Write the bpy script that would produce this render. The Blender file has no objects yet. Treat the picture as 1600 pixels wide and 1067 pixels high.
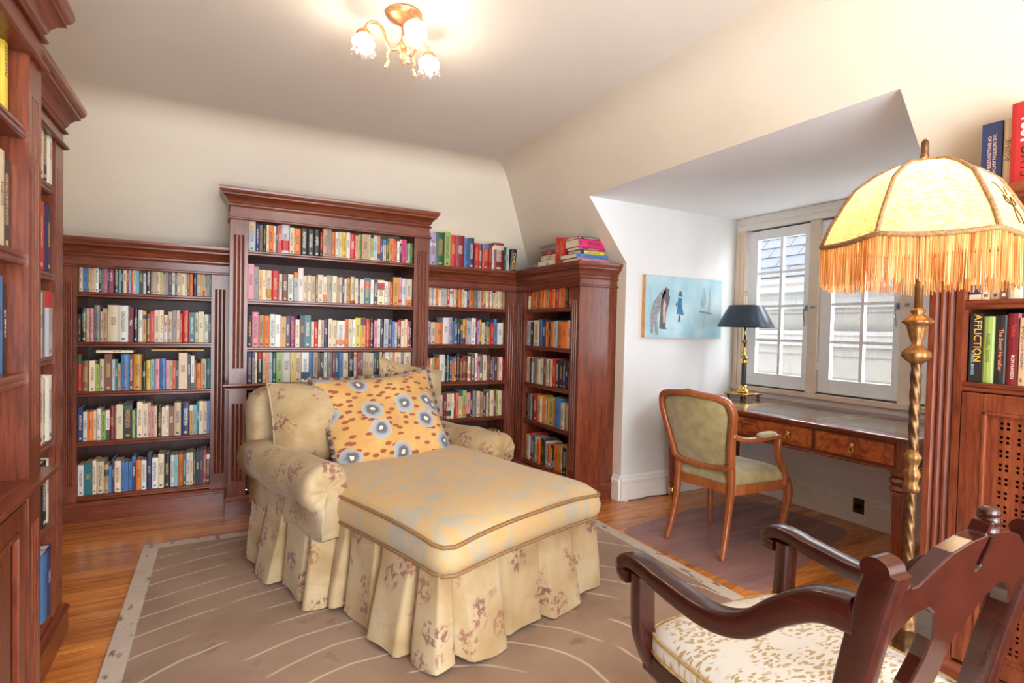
import bpy, bmesh, math, random
from mathutils import Vector, Matrix
PI = math.pi
random.seed(7)
scene = bpy.context.scene
COL = scene.collection

# ------------------------------------------------------------------ camera
FPX, YAW, PITCH, ROLL, EYE = 850.75, 0.490833, 0.0235138, 0.0223067, 1.26
def cam_axes():
    f0 = Vector((math.sin(YAW), math.cos(YAW), 0)); r0 = Vector((math.cos(YAW), -math.sin(YAW), 0)); u0 = Vector((0, 0, 1))
    fw = math.cos(PITCH) * f0 - math.sin(PITCH) * u0
    up = math.cos(PITCH) * u0 + math.sin(PITCH) * f0
    r = math.cos(ROLL) * r0 + math.sin(ROLL) * up
    u = math.cos(ROLL) * up - math.sin(ROLL) * r0
    return r, u, fw
cr, cu, cf = cam_axes()
camd = bpy.data.cameras.new('camera')
camd.sensor_fit = 'HORIZONTAL'; camd.sensor_width = 36.0; camd.lens = FPX / 1600 * 36.0
camd.clip_start = 0.02; camd.clip_end = 200
cam = bpy.data.objects.new('camera', camd); COL.objects.link(cam)
cam.matrix_world = Matrix(((cr.x, cu.x, -cf.x, 0), (cr.y, cu.y, -cf.y, 0), (cr.z, cu.z, -cf.z, EYE), (0, 0, 0, 1)))
scene.camera = cam
def pix_area(p, w, h):                       # rough size in the picture, only used to rank the books
    d = Vector(p) - Vector((0, 0, EYE)); z = d.dot(cf)
    if z < .05: return 0
    x = 800 + FPX * d.dot(cr) / z; y = 533 - FPX * d.dot(cu) / z
    if not (-10 < x < 1610 and -10 < y < 1075): return 0
    return w * h * (FPX / z) ** 2

# ------------------------------------------------------------------ world, light, exposure
SKY, BULB, LAMP, EXPO = 13.5, 300.0, 7.0, 0.14
world = bpy.data.worlds.new('overcast_sky'); scene.world = world; world.use_nodes = True
wn = world.node_tree.nodes; bgn = wn['Background']
bgn.inputs[0].default_value = (0.88, 0.94, 1.0, 1); bgn.inputs[1].default_value = SKY
vs = scene.view_settings
vs.view_transform = 'Standard'; vs.look = 'None'; vs.gamma = 1.0; vs.exposure = EXPO; vs.use_curve_mapping = False
scene.cycles.max_bounces = 8; scene.cycles.diffuse_bounces = 5; scene.cycles.glossy_bounces = 4
scene.cycles.transmission_bounces = 6; scene.cycles.transparent_max_bounces = 16
scene.cycles.caustics_reflective = False; scene.cycles.caustics_refractive = False
scene.cycles.sample_clamp_indirect = 6.0

def portal(name, loc, rot, sx, sy):          # guides the sky light through an opening
    l = bpy.data.lights.new(name, 'AREA'); l.shape = 'RECTANGLE'; l.size = sx; l.size_y = sy; l.cycles.is_portal = True
    o = bpy.data.objects.new(name, l); COL.objects.link(o); o.location = loc; o.rotation_euler = rot; return o
portal('window_portal', (4.02, 2.15, 1.48), (0, PI / 2, 0), 1.35, 1.9)
portal('fill_opening_portal', (0.75, -1.85, 1.2), (PI / 2, 0, 0), 2.7, 2.4)  # unseen opening behind the camera, added to let in fill light

# ------------------------------------------------------------------ helpers: colour, materials
def lin(c): return c / 12.92 if c <= .04045 else ((c + .055) / 1.055) ** 2.4
def rgb(r, g, b): return (lin(r / 255), lin(g / 255), lin(b / 255), 1.0)
class NT:
    def __init__(s, name):
        s.m = bpy.data.materials.new(name); s.m.use_nodes = True; s.t = s.m.node_tree
        s.b = s.t.nodes['Principled BSDF']; s.out = s.t.nodes['Material Output']
    def n(s, typ, **kw):
        nd = s.t.nodes.new(typ)
        for k, v in kw.items():
            if k.startswith('i_'): nd.inputs[int(k[2:])].default_value = v
            else: setattr(nd, k, v)
        return nd
    def l(s, a, b): s.t.links.new(a, b)
    def coord(s, scale=(1, 1, 1), rot=(0, 0, 0), kind='Object', loc=(0, 0, 0)):
        tc = s.n('ShaderNodeTexCoord'); mp = s.n('ShaderNodeMapping')
        mp.inputs['Scale'].default_value = scale; mp.inputs['Rotation'].default_value = rot; mp.inputs['Location'].default_value = loc
        s.l(tc.outputs[kind], mp.inputs['Vector']); return mp.outputs[0]
    def noise(s, vec, scale, detail=4, rough=.5, dist=0):
        nd = s.n('ShaderNodeTexNoise'); nd.inputs['Scale'].default_value = scale; nd.inputs['Detail'].default_value = detail
        nd.inputs['Roughness'].default_value = rough; nd.inputs['Distortion'].default_value = dist
        s.l(vec, nd.inputs['Vector']); return nd
    def ramp(s, fac, stops, interp='LINEAR'):
        r = s.n('ShaderNodeValToRGB'); e = r.color_ramp.elements; r.color_ramp.interpolation = interp
        while len(e) < len(stops): e.new(0.5)
        for el, (p, c) in zip(e, stops): el.position = p; el.color = c if len(c) == 4 else (*c, 1)
        s.l(fac, r.inputs[0]); return r.outputs[0]
    def mix(s, fac, a, b, mode='MIX'):
        m = s.n('ShaderNodeMixRGB', blend_type=mode)
        for i, v in enumerate((fac, a, b)):
            if hasattr(v, 'default_value') or hasattr(v, 'is_linked'): s.l(v, m.inputs[i])
            else: m.inputs[i].default_value = v
        return m.outputs[0]
    def math(s, op, a, b=0.0, c=None):
        m = s.n('ShaderNodeMath', operation=op)
        for i, v in enumerate((a, b) if c is None else (a, b, c)):
            if hasattr(v, 'is_linked'): s.l(v, m.inputs[i])
            else: m.inputs[i].default_value = v
        return m.outputs[0]
    def bump(s, h, strength=.2, dist=.01):
        b = s.n('ShaderNodeBump'); b.inputs['Strength'].default_value = strength; b.inputs['Distance'].default_value = dist
        s.l(h, b.inputs['Height']); s.l(b.outputs[0], s.b.inputs['Normal'])
    def set(s, col=None, rough=None, metal=None, spec=None, coat=None):
        B = s.b.inputs
        if col is not None:
            if hasattr(col, 'is_linked'): s.l(col, B['Base Color'])
            else: B['Base Color'].default_value = col
        if rough is not None: B['Roughness'].default_value = rough
        if metal is not None: B['Metallic'].default_value = metal
        if spec is not None: B['Specular IOR Level'].default_value = spec
        if coat is not None: B['Coat Weight'].default_value = coat; B['Coat Roughness'].default_value = .15
        return s.m

def plain(name, c1, c2, scale=8, rough=.5, metal=0, bump=0, stretch=(1, 1, 1), detail=4, spec=None, coat=None):
    t = NT(name); v = t.coord(stretch); n = t.noise(v, scale, detail)
    t.set(t.ramp(n.outputs[0], [(.3, c1), (.7, c2)]), rough, metal, spec, coat)
    if bump: t.bump(n.outputs[0], bump, .004)
    return t.m
def wood(name, dark, mid, light, axis='z', rough=.32, scale=1.0, figure=0.0, coat=.25):
    t = NT(name); st = {'x': (.8, 9, 9), 'y': (9, .8, 9), 'z': (9, 9, .8)}[axis]
    v = t.coord(tuple(a * scale for a in st))
    n1 = t.noise(v, 2.2, 6, .6, .6); n2 = t.noise(v, 14, 3, .6)
    c = t.ramp(n1.outputs[0], [(.25, dark), (.5, mid), (.75, light)])
    c2 = t.mix(.35, c, t.ramp(n2.outputs[0], [(.35, dark), (.6, light)]), 'MIX')
    if figure:
        w = t.noise(t.coord((3, 3, 3)), 3.5, 3, .6, 2.5); c2 = t.mix(figure, c2, t.ramp(w.outputs[0], [(.35, dark), (.6, light)]))
    t.bump(n2.outputs[0], .05, .001)
    return t.set(c2, rough, coat=coat)

CH = (rgb(66, 23, 13), rgb(108, 46, 26), rgb(146, 76, 46))
M = {}
for ax in 'xyz': M['wood_' + ax] = wood('cherry_wood_' + ax, *CH, axis=ax)
M['maho'] = wood('mahogany_dark', rgb(36, 12, 8), rgb(52, 18, 12), rgb(70, 27, 18), 'y', .25, coat=.35)
M['walnut'] = wood('beech_frame_wood', rgb(112, 56, 26), rgb(150, 80, 40), rgb(176, 102, 56), 'z', .3, coat=.4)
M['desk'] = wood('desk_mahogany', rgb(74, 26, 14), rgb(112, 46, 24), rgb(142, 66, 36), 'y', .25, coat=.5)
M['desk_leg'] = wood('desk_leg_mahogany', rgb(84, 32, 18), rgb(124, 54, 30), rgb(150, 74, 44), 'z', .25, coat=.5)
M['flame'] = wood('flame_mahogany_veneer', rgb(92, 34, 14), rgb(150, 68, 30), rgb(190, 100, 50), 'y', .25, figure=.55, coat=.5)
M['wall'] = plain('wall_paint', rgb(234, 223, 204), rgb(237, 227, 209), 3, .7)
M['ceil'] = plain('ceiling_paint', rgb(234, 228, 218), rgb(238, 232, 223), 2, .75)
M['dormer'] = plain('dormer_white', rgb(230, 229, 228), rgb(234, 233, 232), 3, .6)  # whiter and less cream than the room walls
M['dormer_ceil'] = plain('dormer_ceiling_lightened', rgb(246, 246, 247), rgb(249, 249, 250), 3, .6)  # whiter than the cheeks, missing daylight put into the ceiling colour
M['trim'] = plain('white_trim_paint', rgb(236, 232, 224), rgb(242, 239, 233), 20, .4)
M['sash'] = plain('white_sash_paint', rgb(238, 241, 244), rgb(244, 246, 248), 20, .35)
M['casing'] = plain('casing_warm_lit', rgb(226, 208, 186), rgb(233, 217, 196), 20, .45)  # white casing with the beige room light put into its colour
M['brass'] = plain('polished_brass', rgb(196, 150, 72), rgb(226, 190, 112), 25, .18, 1.0)
M['oldbrass'] = plain('antique_brass', rgb(78, 54, 32), rgb(122, 88, 54), 60, .42, .8, bump=.3)
M['gilt'] = plain('gilt_brass', rgb(112, 76, 42), rgb(156, 114, 68), 60, .42, .75, bump=.25)
M['rosebrass'] = plain('rose_gilt_metal', rgb(190, 128, 88), rgb(222, 170, 122), 60, .42, .6, bump=.3)
M['iron'] = plain('dark_metal', rgb(60, 58, 56), rgb(92, 90, 88), 30, .4, .8)
M['chrome'] = plain('steel_hardware', rgb(150, 152, 155), rgb(190, 192, 196), 30, .3, .9)
M['dark'] = plain('socket_black', rgb(16, 12, 11), rgb(24, 18, 16), 10, .9)  # even black for the outlet socket
M['page'] = plain('book_pages', rgb(222, 206, 176), rgb(238, 226, 200), 60, .85, stretch=(30, 30, 1))

# ------------------------------------------------------------------ helpers: mesh
class MB:
    def __init__(s): s.v = []; s.f = []; s.m = []; s.k = 0
    def add(s, vs, fs):
        o = len(s.v); s.v += [tuple(p) for p in vs]
        for f in fs: s.f.append([o + i for i in f]); s.m.append(s.k)
        return s
    def mat(s, k): s.k = k; return s
    def box(s, x0, x1, y0, y1, z0, z1):
        vs = [(x, y, z) for x in (x0, x1) for y in (y0, y1) for z in (z0, z1)]
        return s.add(vs, [(0, 1, 3, 2), (4, 6, 7, 5), (0, 4, 5, 1), (2, 3, 7, 6), (0, 2, 6, 4), (1, 5, 7, 3)])
    def prism(s, pts, axis, a0, a1):
        n = len(pts)
        def P(p, a): return {'z': (p[0], p[1], a), 'y': (p[0], a, p[1]), 'x': (a, p[0], p[1])}[axis]
        vs = [P(p, a0) for p in pts] + [P(p, a1) for p in pts]
        fs = [tuple(range(n)), tuple(range(n, 2 * n))] + [(i, (i + 1) % n, n + (i + 1) % n, n + i) for i in range(n)]
        return s.add(vs, fs)
    def loft(s, rings, closed=True, caps=True, loop=False):
        n = len(rings[0]); vs = [p for r in rings for p in r]; fs = []
        R = len(rings)
        for i in range(R if loop else R - 1):
            for j in range(n if closed else n - 1):
                a, b = i * n + j, i * n + (j + 1) % n; i2 = (i + 1) % R
                fs.append((a, b, i2 * n + (j + 1) % n, i2 * n + j))
        if caps and closed and not loop: fs += [tuple(range(n)), tuple(range((R - 1) * n, R * n))]
        return s.add(vs, fs)
    def lathe(s, prof, seg=20, c=(0, 0, 0), star=0, amp=0):
        rings = []
        for r, z in prof:
            rings.append([(c[0] + (r * (1 + amp * math.cos(star * 2 * PI * j / seg))) * math.cos(2 * PI * j / seg),
                           c[1] + (r * (1 + amp * math.cos(star * 2 * PI * j / seg))) * math.sin(2 * PI * j / seg), c[2] + z) for j in range(seg)])
        return s.loft(rings)
    def sweep(s, path, sec, up=(0, 0, 1), closed=False, scales=None):
        """sec: 2d points (side, up); path: 3d points"""
        path = [Vector(p) for p in path]; n = len(path); rings = []; up = Vector(up)
        for i, p in enumerate(path):
            a = path[i - 1] if (i or closed) else path[0]; b = path[(i + 1) % n] if (i < n - 1 or closed) else path[-1]
            t = (b - a).normalized(); side = t.cross(up)
            if side.length < 1e-4: side = t.cross(Vector((1, 0, 0)))
            side.normalize(); u2 = side.cross(t).normalized(); k = scales[i] if scales else 1
            if not isinstance(k, tuple): k = (k, k)
            rings.append([tuple(p + side * q[0] * k[0] + u2 * q[1] * k[1]) for q in sec])
        return s.loft(rings, loop=closed)
    def tube(s, path, r, seg=8, up=(0, 0, 1), closed=False, scales=None):
        return s.sweep(path, [(r * math.cos(2 * PI * j / seg), r * math.sin(2 * PI * j / seg)) for j in range(seg)], up, closed, scales)
    def mould(s, path, prof, closed=False):
        """profile (out, z) along a level 2d path, mitred; out = to the right of travel"""
        n = len(path); rings = []
        for i in range(n):
            p = Vector(path[i]); ds = []
            if i > 0 or closed: ds.append((p - Vector(path[i - 1])).normalized())
            if i < n - 1 or closed: ds.append((Vector(path[(i + 1) % n]) - p).normalized())
            ns = [Vector((d.y, -d.x)) for d in ds]
            m = ns[0] if len(ns) == 1 else (ns[0] + ns[1]) / (1 + ns[0].dot(ns[1]))
            rings.append([(p.x + m.x * o, p.y + m.y * o, z) for o, z in prof])
        return s.loft(rings, loop=closed)
    def build(s, name, mats, parent=None, smooth=False, bevel=0, sub=0, label=None, kind=None, angle=None):
        me = bpy.data.meshes.new(name); me.from_pydata(s.v, [], s.f)
        mats = mats if isinstance(mats, (list, tuple)) else [mats]
        for m in mats: me.materials.append(m)
        if len(mats) > 1: me.polygons.foreach_set('material_index', s.m)
        bm = bmesh.new(); bm.from_mesh(me); bmesh.ops.recalc_face_normals(bm, faces=bm.faces); bm.to_mesh(me); bm.free()
        if smooth:
            me.polygons.foreach_set('use_smooth', [True] * len(me.polygons))
            if angle is not None:
                me.set_sharp_from_angle(angle=math.radians(angle))
        o = bpy.data.objects.new(name, me); COL.objects.link(o)
        if parent: o.parent = parent
        if bevel:
            b = o.modifiers.new('edge', 'BEVEL'); b.width = bevel; b.segments = 2; b.limit_method = 'ANGLE'; b.angle_limit = math.radians(40)
        if sub:
            q = o.modifiers.new('soft', 'SUBSURF'); q.levels = sub; q.render_levels = sub
        if label: o['label'] = label
        if kind: o['kind'] = kind
        return o
def tag(o, label, cat, group=None):
    o['label'] = label; o['category'] = cat
    if group: o['group'] = group
    return o
def thing(name, label, cat, loc=(0, 0, 0), rz=0, group=None):
    o = bpy.data.objects.new(name, None); COL.objects.link(o); o.location = loc; o.rotation_euler = (0, 0, rz); o.empty_display_size = .05
    return tag(o, label, cat, group)
def struct(o): o['kind'] = 'structure'; return o
def spline(pts, n=6, closed=False):
    """Catmull-Rom through points"""
    P = [Vector(p) for p in pts]; out = []; N = len(P)
    for i in range(N if closed else N - 1):
        p0 = P[i - 1] if (i or closed) else P[0]; p1 = P[i]; p2 = P[(i + 1) % N]; p3 = P[(i + 2) % N] if (i + 2 < N or closed) else P[-1]
        for k in range(n):
            t = k / n
            out.append(.5 * ((2 * p1) + (p2 - p0) * t + (2 * p0 - 5 * p1 + 4 * p2 - p3) * t * t + (3 * p1 - p0 - 3 * p2 + p3) * t ** 3))
    if not closed: out.append(P[-1])
    return out
def rrect(w, h, r, n=3):
    """rounded rectangle section, half sizes w, h"""
    o = []
    for cx, cy, a0 in ((w - r, h - r, 0), (-w + r, h - r, PI / 2), (-w + r, -h + r, PI), (w - r, -h + r, 1.5 * PI)):
        for k in range(n + 1): a = a0 + PI / 2 * k / n; o.append((cx + r * math.cos(a), cy + r * math.sin(a)))
    return o
# ================================================================== THE ROOM
XL, XK, XW, YB, YN = -0.90, 2.62, 3.80, 4.54, -1.80         # left wall, knee wall, window wall, back wall, open near side
D0, D1 = 1.16, 3.15                                         # dormer cheeks
ZK, ZC, ZD = 1.76, 2.55, 2.205                               # knee height, ceiling, dormer ceiling
# floor
floor_m = plain('floor_joint_dark', rgb(70, 32, 14), rgb(90, 44, 20), 20, .6)
floor = struct(MB().box(XL, XW + .1, YN, YB, -.06, -.004).build('floor', floor_m))
t = NT('oak_strip_floor'); v = t.coord((1.2, 14, 14)); oi = t.n('ShaderNodeObjectInfo')
add = t.n('ShaderNodeVectorMath', operation='ADD'); sc_ = t.n('ShaderNodeVectorMath', operation='SCALE'); cmb = t.n('ShaderNodeCombineXYZ')
for i in range(3): t.l(oi.outputs['Random'], cmb.inputs[i])
t.l(cmb.outputs[0], sc_.inputs[0]); sc_.inputs['Scale'].default_value = 40; t.l(v, add.inputs[0]); t.l(sc_.outputs[0], add.inputs[1])
n1 = t.noise(add.outputs[0], 1.6, 6, .6, 1.2); n2 = t.noise(add.outputs[0], 9, 3)
c = t.ramp(n1.outputs[0], [(.28, rgb(170, 90, 36)), (.5, rgb(212, 130, 58)), (.72, rgb(234, 164, 88))])
c = t.mix(.3, c, t.ramp(n2.outputs[0], [(.35, rgb(150, 74, 28)), (.6, rgb(220, 144, 72))]))
tone = t.ramp(oi.outputs['Random'], [(0, (.66, .62, .6)), (.5, (.95, .94, .93)), (1, (1.12, 1.1, 1.05))])
c = t.mix(1.0, c, tone, 'MULTIPLY'); t.bump(n2.outputs[0], .04, .001)
M['oak'] = t.set(c, .22, coat=.3)
RUG = (-0.37, 2.205, 0.30, 3.60)
covers = [(RUG[0] + .02, RUG[1] - .02, RUG[2], RUG[3] - .02), (XL, .05, 4.24, YB), (.05, 1.4, 4.0, YB), (1.39, XK, 4.24, YB), (2.31, XK, 3.3, YB), (XL, -.6, -1, 2.7)]
rows = [YN + .0615 * i for i in range(int((YB - YN) / .0615))]
pk = 0
for i, y in enumerate(rows):
    x = XL - random.random() * 1.1
    while x < XW + .05:
        Lb = 1.5 + random.random() * 1.0; a, b = max(x, XL), min(x + Lb - .0016, XW + .1); x += Lb
        if b - a < .03: continue
        if any(a > q[0] and b < q[1] and y > q[2] and y + .06 < q[3] for q in covers): continue
        if y < .35 or (y < .9 and b < .3): continue
        if pk >= 290: continue
        mb = MB(); e = .0012
        mb.loft([[(a, y, -.004), (b, y, -.004), (b, y + .0603, -.004), (a, y + .0603, -.004)],
                 [(a, y, -.001), (b, y, -.001), (b, y + .0603, -.001), (a, y + .0603, -.001)],
                 [(a + e, y + e, 0), (b - e, y + e, 0), (b - e, y + .0603 - e, 0), (a + e, y + .0603 - e, 0)]])
        mb.build('plank', M['oak'], floor); pk += 1

# coved slope profile: (distance in from the wall, height)
def slope_profile(zstart=ZK):
    P = [(0, zstart), (.02, 1.785), (.34, 2.19)]
    a, b = Vector((.55, 2.446)), Vector((.78, ZC)); m = Vector((.633, ZC - .002))
    for k in range(9):
        s = k / 8; q = (1 - s) ** 2 * a + 2 * s * (1 - s) * m + s * s * b; P.append((q.x, q.y))
    return P
SP = slope_profile()
def strip(name, pts_a, pts_b, m):
    return struct(MB().loft([pts_a, pts_b], closed=False, caps=False).build(name, m, smooth=True))
# back wall with its slope
rb = [[(XL, YB - d, z), (XK - d, YB - d, z)] for d, z in SP]
mb = MB(); mb.add([(XL, YB, 0), (XK, YB, 0), (XK, YB, ZK), (XL, YB, ZK)], [(0, 1, 2, 3)])
mb.loft(rb, closed=False, caps=False); struct(mb.build('wall_back', M['wall'], smooth=True, angle=30))
# right wall: knee wall and slope, cut by the dormer
mb = MB()
for (y0, y1) in ((D1, YB), (YN, D0)):
    mb.add([(XK, y0, 0), (XK, y1, 0), (XK, y1, ZK), (XK, y0, ZK)], [(0, 1, 2, 3)])
    full = [[(XK - d, y0, z), (XK - d, (YB - d if y1 == YB else y1), z)] for d, z in SP]
    mb.loft(full, closed=False, caps=False)
dd = .34 + (ZD - 2.19) * (.16 / .195)
upper = [(dd, ZD)] + SP[3:]
mb.loft([[(XK - d, D0, z), (XK - d, D1, z)] for d, z in upper], closed=False, caps=False)
struct(mb.build('wall_right', M['wall'], smooth=True, angle=30))
# ceiling
cd = SP[-1][0]
struct(MB().box(XL, XK - cd, YN, YB - cd, ZC, ZC + .08).build('ceiling', M['ceil']))
struct(MB().box(XL - .1, XL, YN, YB, 0, ZC).build('wall_left', M['wall']))
mb = MB(); mb.box(XL, -.6, YN - .1, YN, 0, ZC); mb.box(2.1, XK, YN - .1, YN, 0, ZC); mb.box(-.6, 2.1, YN - .1, YN, 2.4, ZC); struct(mb.build('wall_near_fill_opening', M['wall']))  # unseen near wall, its wide opening shaped to tune the fill light
# dormer: cheeks, ceiling, window wall
cheek = [(XK + .004, 0), (XW, 0), (XW, ZD), (XK - dd + .006, ZD), (XK - .016, 1.785), (XK + .004, ZK)]
struct(MB().prism(cheek, 'y', D1, D1 + .04).build('wall_dormer_left', M['dormer']))
struct(MB().prism(cheek, 'y', D0 - .04, D0).build('wall_dormer_right', M['dormer']))
struct(MB().box(XK - dd, XW + .12, D0, D1, ZD, ZD + .02).build('ceiling_dormer', M['dormer_ceil']))
WY0, WY1, WZ0, WZ1 = 1.27, 3.055, .84, 2.10
mb = MB(); mb.box(XW, XW + .12, D0, D1, 0, WZ0); mb.box(XW, XW + .12, D0, D1, WZ1, ZD); mb.box(XW, XW + .12, WY1, D1, WZ0, WZ1); mb.box(XW, XW + .12, D0, WY0, WZ0, WZ1)
struct(mb.build('wall_window', M['dormer']))
# baseboards
bbp = [(0, 0), (.018, 0), (.018, .13), (.022, .135), (.022, .15), (.012, .162), (.012, .172), (.004, .185), (0, .185)]
def baseboard(name, path): struct(MB().mould(path, bbp).build(name, M['trim']))
baseboard('baseboard_dormer', [(XK, D1), (XW, D1), (XW, D0), (XK, D0)])
baseboard('baseboard_knee', [(XK, 3.235), (XK, D1)])
# window trim
trim = struct(bpy.data.objects.new('trim_1', None)); COL.objects.link(trim); trim.location = (0, 0, 0)
def tpart(mb, nm, m='casing', **k): return mb.build(nm, M[m], trim, **k)
tpart(MB().box(XW - .02, XW, D0, WY0 + .005, WZ0 - .04, WZ1 + .0), 'side_casing'); 
for dx in (.02, .05): tpart(MB().box(XW - .028, XW - .02, WY1 - .005 + dx, WY1 + .01 + dx, WZ0 - .04, WZ1), 'casing_bead')
tpart(MB().box(XW - .02, XW, WY1 - .005, D1 - .002, WZ0 - .04, WZ1), 'side_casing')
tpart(MB().box(XW - .02, XW, D0 + .002, D1 - .002, WZ1, ZD - .002), 'head_casing', 'trim')
tpart(MB().box(XW - .032, XW - .02, D0 + .002, D1 - .002, WZ1 + .045, WZ1 + .055), 'casing_bead', 'trim')
tpart(MB().box(XW - .03, XW + .10, D0 + .002, D1 - .002, WZ0 - .035, WZ0), 'window_sill')
GL = NT('window_glass'); tr = GL.n('ShaderNodeBsdfTransparent'); gg = GL.n('ShaderNodeBsdfGlossy'); gg.inputs['Roughness'].default_value = .02; mx = GL.n('ShaderNodeMixShader')
nz = GL.noise(GL.coord(), 3); mx.inputs[0].default_value = .06; GL.l(GL.ramp(nz.outputs[0], [(0, (.05, .05, .05)), (1, (.08, .08, .08))]), mx.inputs[0])
GL.l(tr.outputs[0], mx.inputs[1]); GL.l(gg.outputs[0], mx.inputs[2]); GL.l(mx.outputs[0], GL.out.inputs[0])
wins = [(2.512, 3.045), (1.893, 2.432), (1.275, 1.812)]
for k, (a, b) in enumerate(wins):
    w = struct(bpy.data.objects.new('window_%d' % (k + 1), None)); COL.objects.link(w)
    w['label'] = ['white casement window beside the dark shaded desk lamp', 'white casement window behind the fringed lampshade', 'white casement window mostly hidden by the tall bookcase'][k]
    x0, x1 = XW + .015, XW + .055; z0, z1 = WZ0 + .01, WZ1 - .012; s_, top, bot = .085, .075, .10
    fr = MB(); fr.box(x0, x1, a, a + s_ * .55, z0, z1); fr.box(x0, x1, b - s_, b, z0, z1); fr.box(x0, x1, a + s_ * .55, b - s_, z1 - top, z1); fr.box(x0, x1, a + s_ * .55, b - s_, z0, z0 + bot)
    fr.build('sash_frame', M['sash'], w, bevel=.003)
    ga, gb, gz0, gz1 = a + s_ * .55, b - s_, z0 + bot, z1 - top
    ym = (ga + gb) / 2 - .008
    MB().box(x0 + .004, x1 - .004, ym - .011, ym + .011, gz0, gz1).build('muntin', M['sash'], w)
    for i in range(1, 4):
        zz = gz0 + (gz1 - gz0) * i / 4
        MB().box(x0 + .006, x1 - .006, ga, gb, zz - .010, zz + .010).build('muntin', M['sash'], w)
    for i in range(4):
        for (p, q) in ((ga, ym - .011), (ym + .011, gb)):
            zz = gz0 + (gz1 - gz0) * i / 4
            MB().box(x0 + .018, x0 + .021, p, q, zz + .010, zz + (gz1 - gz0) / 4 - .010).build('pane', GL.m, w)
    for zz in (z0 + .16, z1 - .16): MB().lathe([(.005, 0), (.007, .004), (.007, .05), (.005, .054)], 8, (x0 - .004, b - .004, zz)).build('hinge', M['sash'], w)
    hd = MB().tube(spline([(x0 - .02, a + .02, 1.47), (x0 - .03, a + .022, 1.44), (x0 - .03, a + .02, 1.38), (x0 - .018, a + .018, 1.33)], 4), .005, 6)
    hd.box(x0 - .012, x0, a + .012, a + .03, 1.44, 1.48).build('latch_handle', M['chrome'], w)
# frame posts between the casements
for (a, b) in ((2.432, 2.512), (1.812, 1.893)):
    tpart(MB().box(XW - .005, XW + .05, a + .001, b - .001, WZ0, WZ1), 'mullion_post', bevel=.004)
    mb = MB(); mb.box(XW - .012, XW - .005, a + .03, b - .03, 1.455, 1.475); mb.lathe([(.004, 0), (.004, .02)], 6, (XW - .012, a + .02, 1.455)); tpart(mb, 'stay_bracket', 'chrome')
tpart(MB().box(XW + .05, XW + .07, WY0, WY1, WZ0, WZ0 + .012), 'sill_stop'); tpart(MB().box(XW + .05, XW + .07, WY0, WY1, WZ1 - .012, WZ1), 'head_stop', 'iron')

# electrical outlet on the baseboard
o_ = thing('wall_outlet', 'small brass wall outlet on the white baseboard under the desk', 'outlet', (XW - .019, 2.09, .125))
MB().box(-.006, 0, -.036, .036, -.05, .05).build('cover_plate', M['oldbrass'], o_, bevel=.002)
MB().box(-.012, -.006, -.02, .02, -.022, .012).build('socket', M['dark'], o_, bevel=.001)
pc = thing('power_cord', 'thin grey power cord lying along the dormer baseboard', 'cord', (2.66, D1 - .03, .006))
MB().tube(spline([(0, 0, 0), (.12, -.012, 0), (.22, .0, .004), (.34, -.01, 0), (.5, 0, 0)], 5), .003, 6).build('cable', M['iron'], pc); MB().box(-.03, .01, -.008, .008, -.004, .012).build('plug', M['trim'], pc)

# ================================================================== OUTSIDE: the neighbouring house
hz = thing('neighbouring_house', 'beige clapboard house with grey slate roof seen through the windows', 'house', (7.0, 2.2, .24))
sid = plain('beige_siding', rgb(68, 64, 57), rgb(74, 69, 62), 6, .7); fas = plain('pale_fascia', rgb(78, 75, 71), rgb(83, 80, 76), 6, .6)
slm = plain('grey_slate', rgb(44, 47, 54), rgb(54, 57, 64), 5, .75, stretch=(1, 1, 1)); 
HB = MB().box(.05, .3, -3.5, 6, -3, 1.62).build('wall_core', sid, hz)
zz = -1.2
while zz < 1.40:
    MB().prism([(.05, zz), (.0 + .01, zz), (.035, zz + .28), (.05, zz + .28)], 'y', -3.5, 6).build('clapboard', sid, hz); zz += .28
cm = [(.03, 1.38), (-.02, 1.38), (-.02, 1.42), (-.06, 1.44), (-.06, 1.50), (-.12, 1.56), (-.20, 1.60), (-.20, 1.68), (-.24, 1.72), (-.24, 1.80), (.1, 1.80), (.1, 1.38)]
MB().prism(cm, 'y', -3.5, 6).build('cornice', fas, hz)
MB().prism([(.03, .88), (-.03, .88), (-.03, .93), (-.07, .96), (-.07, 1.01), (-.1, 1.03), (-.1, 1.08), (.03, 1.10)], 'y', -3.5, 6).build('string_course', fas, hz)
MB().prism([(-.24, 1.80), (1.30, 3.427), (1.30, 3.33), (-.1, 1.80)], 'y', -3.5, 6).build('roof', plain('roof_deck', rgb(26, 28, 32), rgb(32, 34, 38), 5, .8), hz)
sl = math.atan2(3.0, 2.84); slate_me = None
for r in range(11):
    for cidx in range(10):
        y = -.6 + cidx * .46 + (r % 2) * .23
        if slate_me is None:
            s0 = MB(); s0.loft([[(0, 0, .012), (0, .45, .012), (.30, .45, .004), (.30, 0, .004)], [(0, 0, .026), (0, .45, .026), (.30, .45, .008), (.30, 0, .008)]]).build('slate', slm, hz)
            so = COL.objects['slate']; slate_me = so.data
        else:
            so = bpy.data.objects.new('slate', slate_me); COL.objects.link(so); so.parent = hz
        so.location = (-.26 + r * .22 * math.cos(sl), y, 1.80 + r * .22 * math.sin(sl)); so.rotation_euler = (0, -sl, 0)

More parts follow.
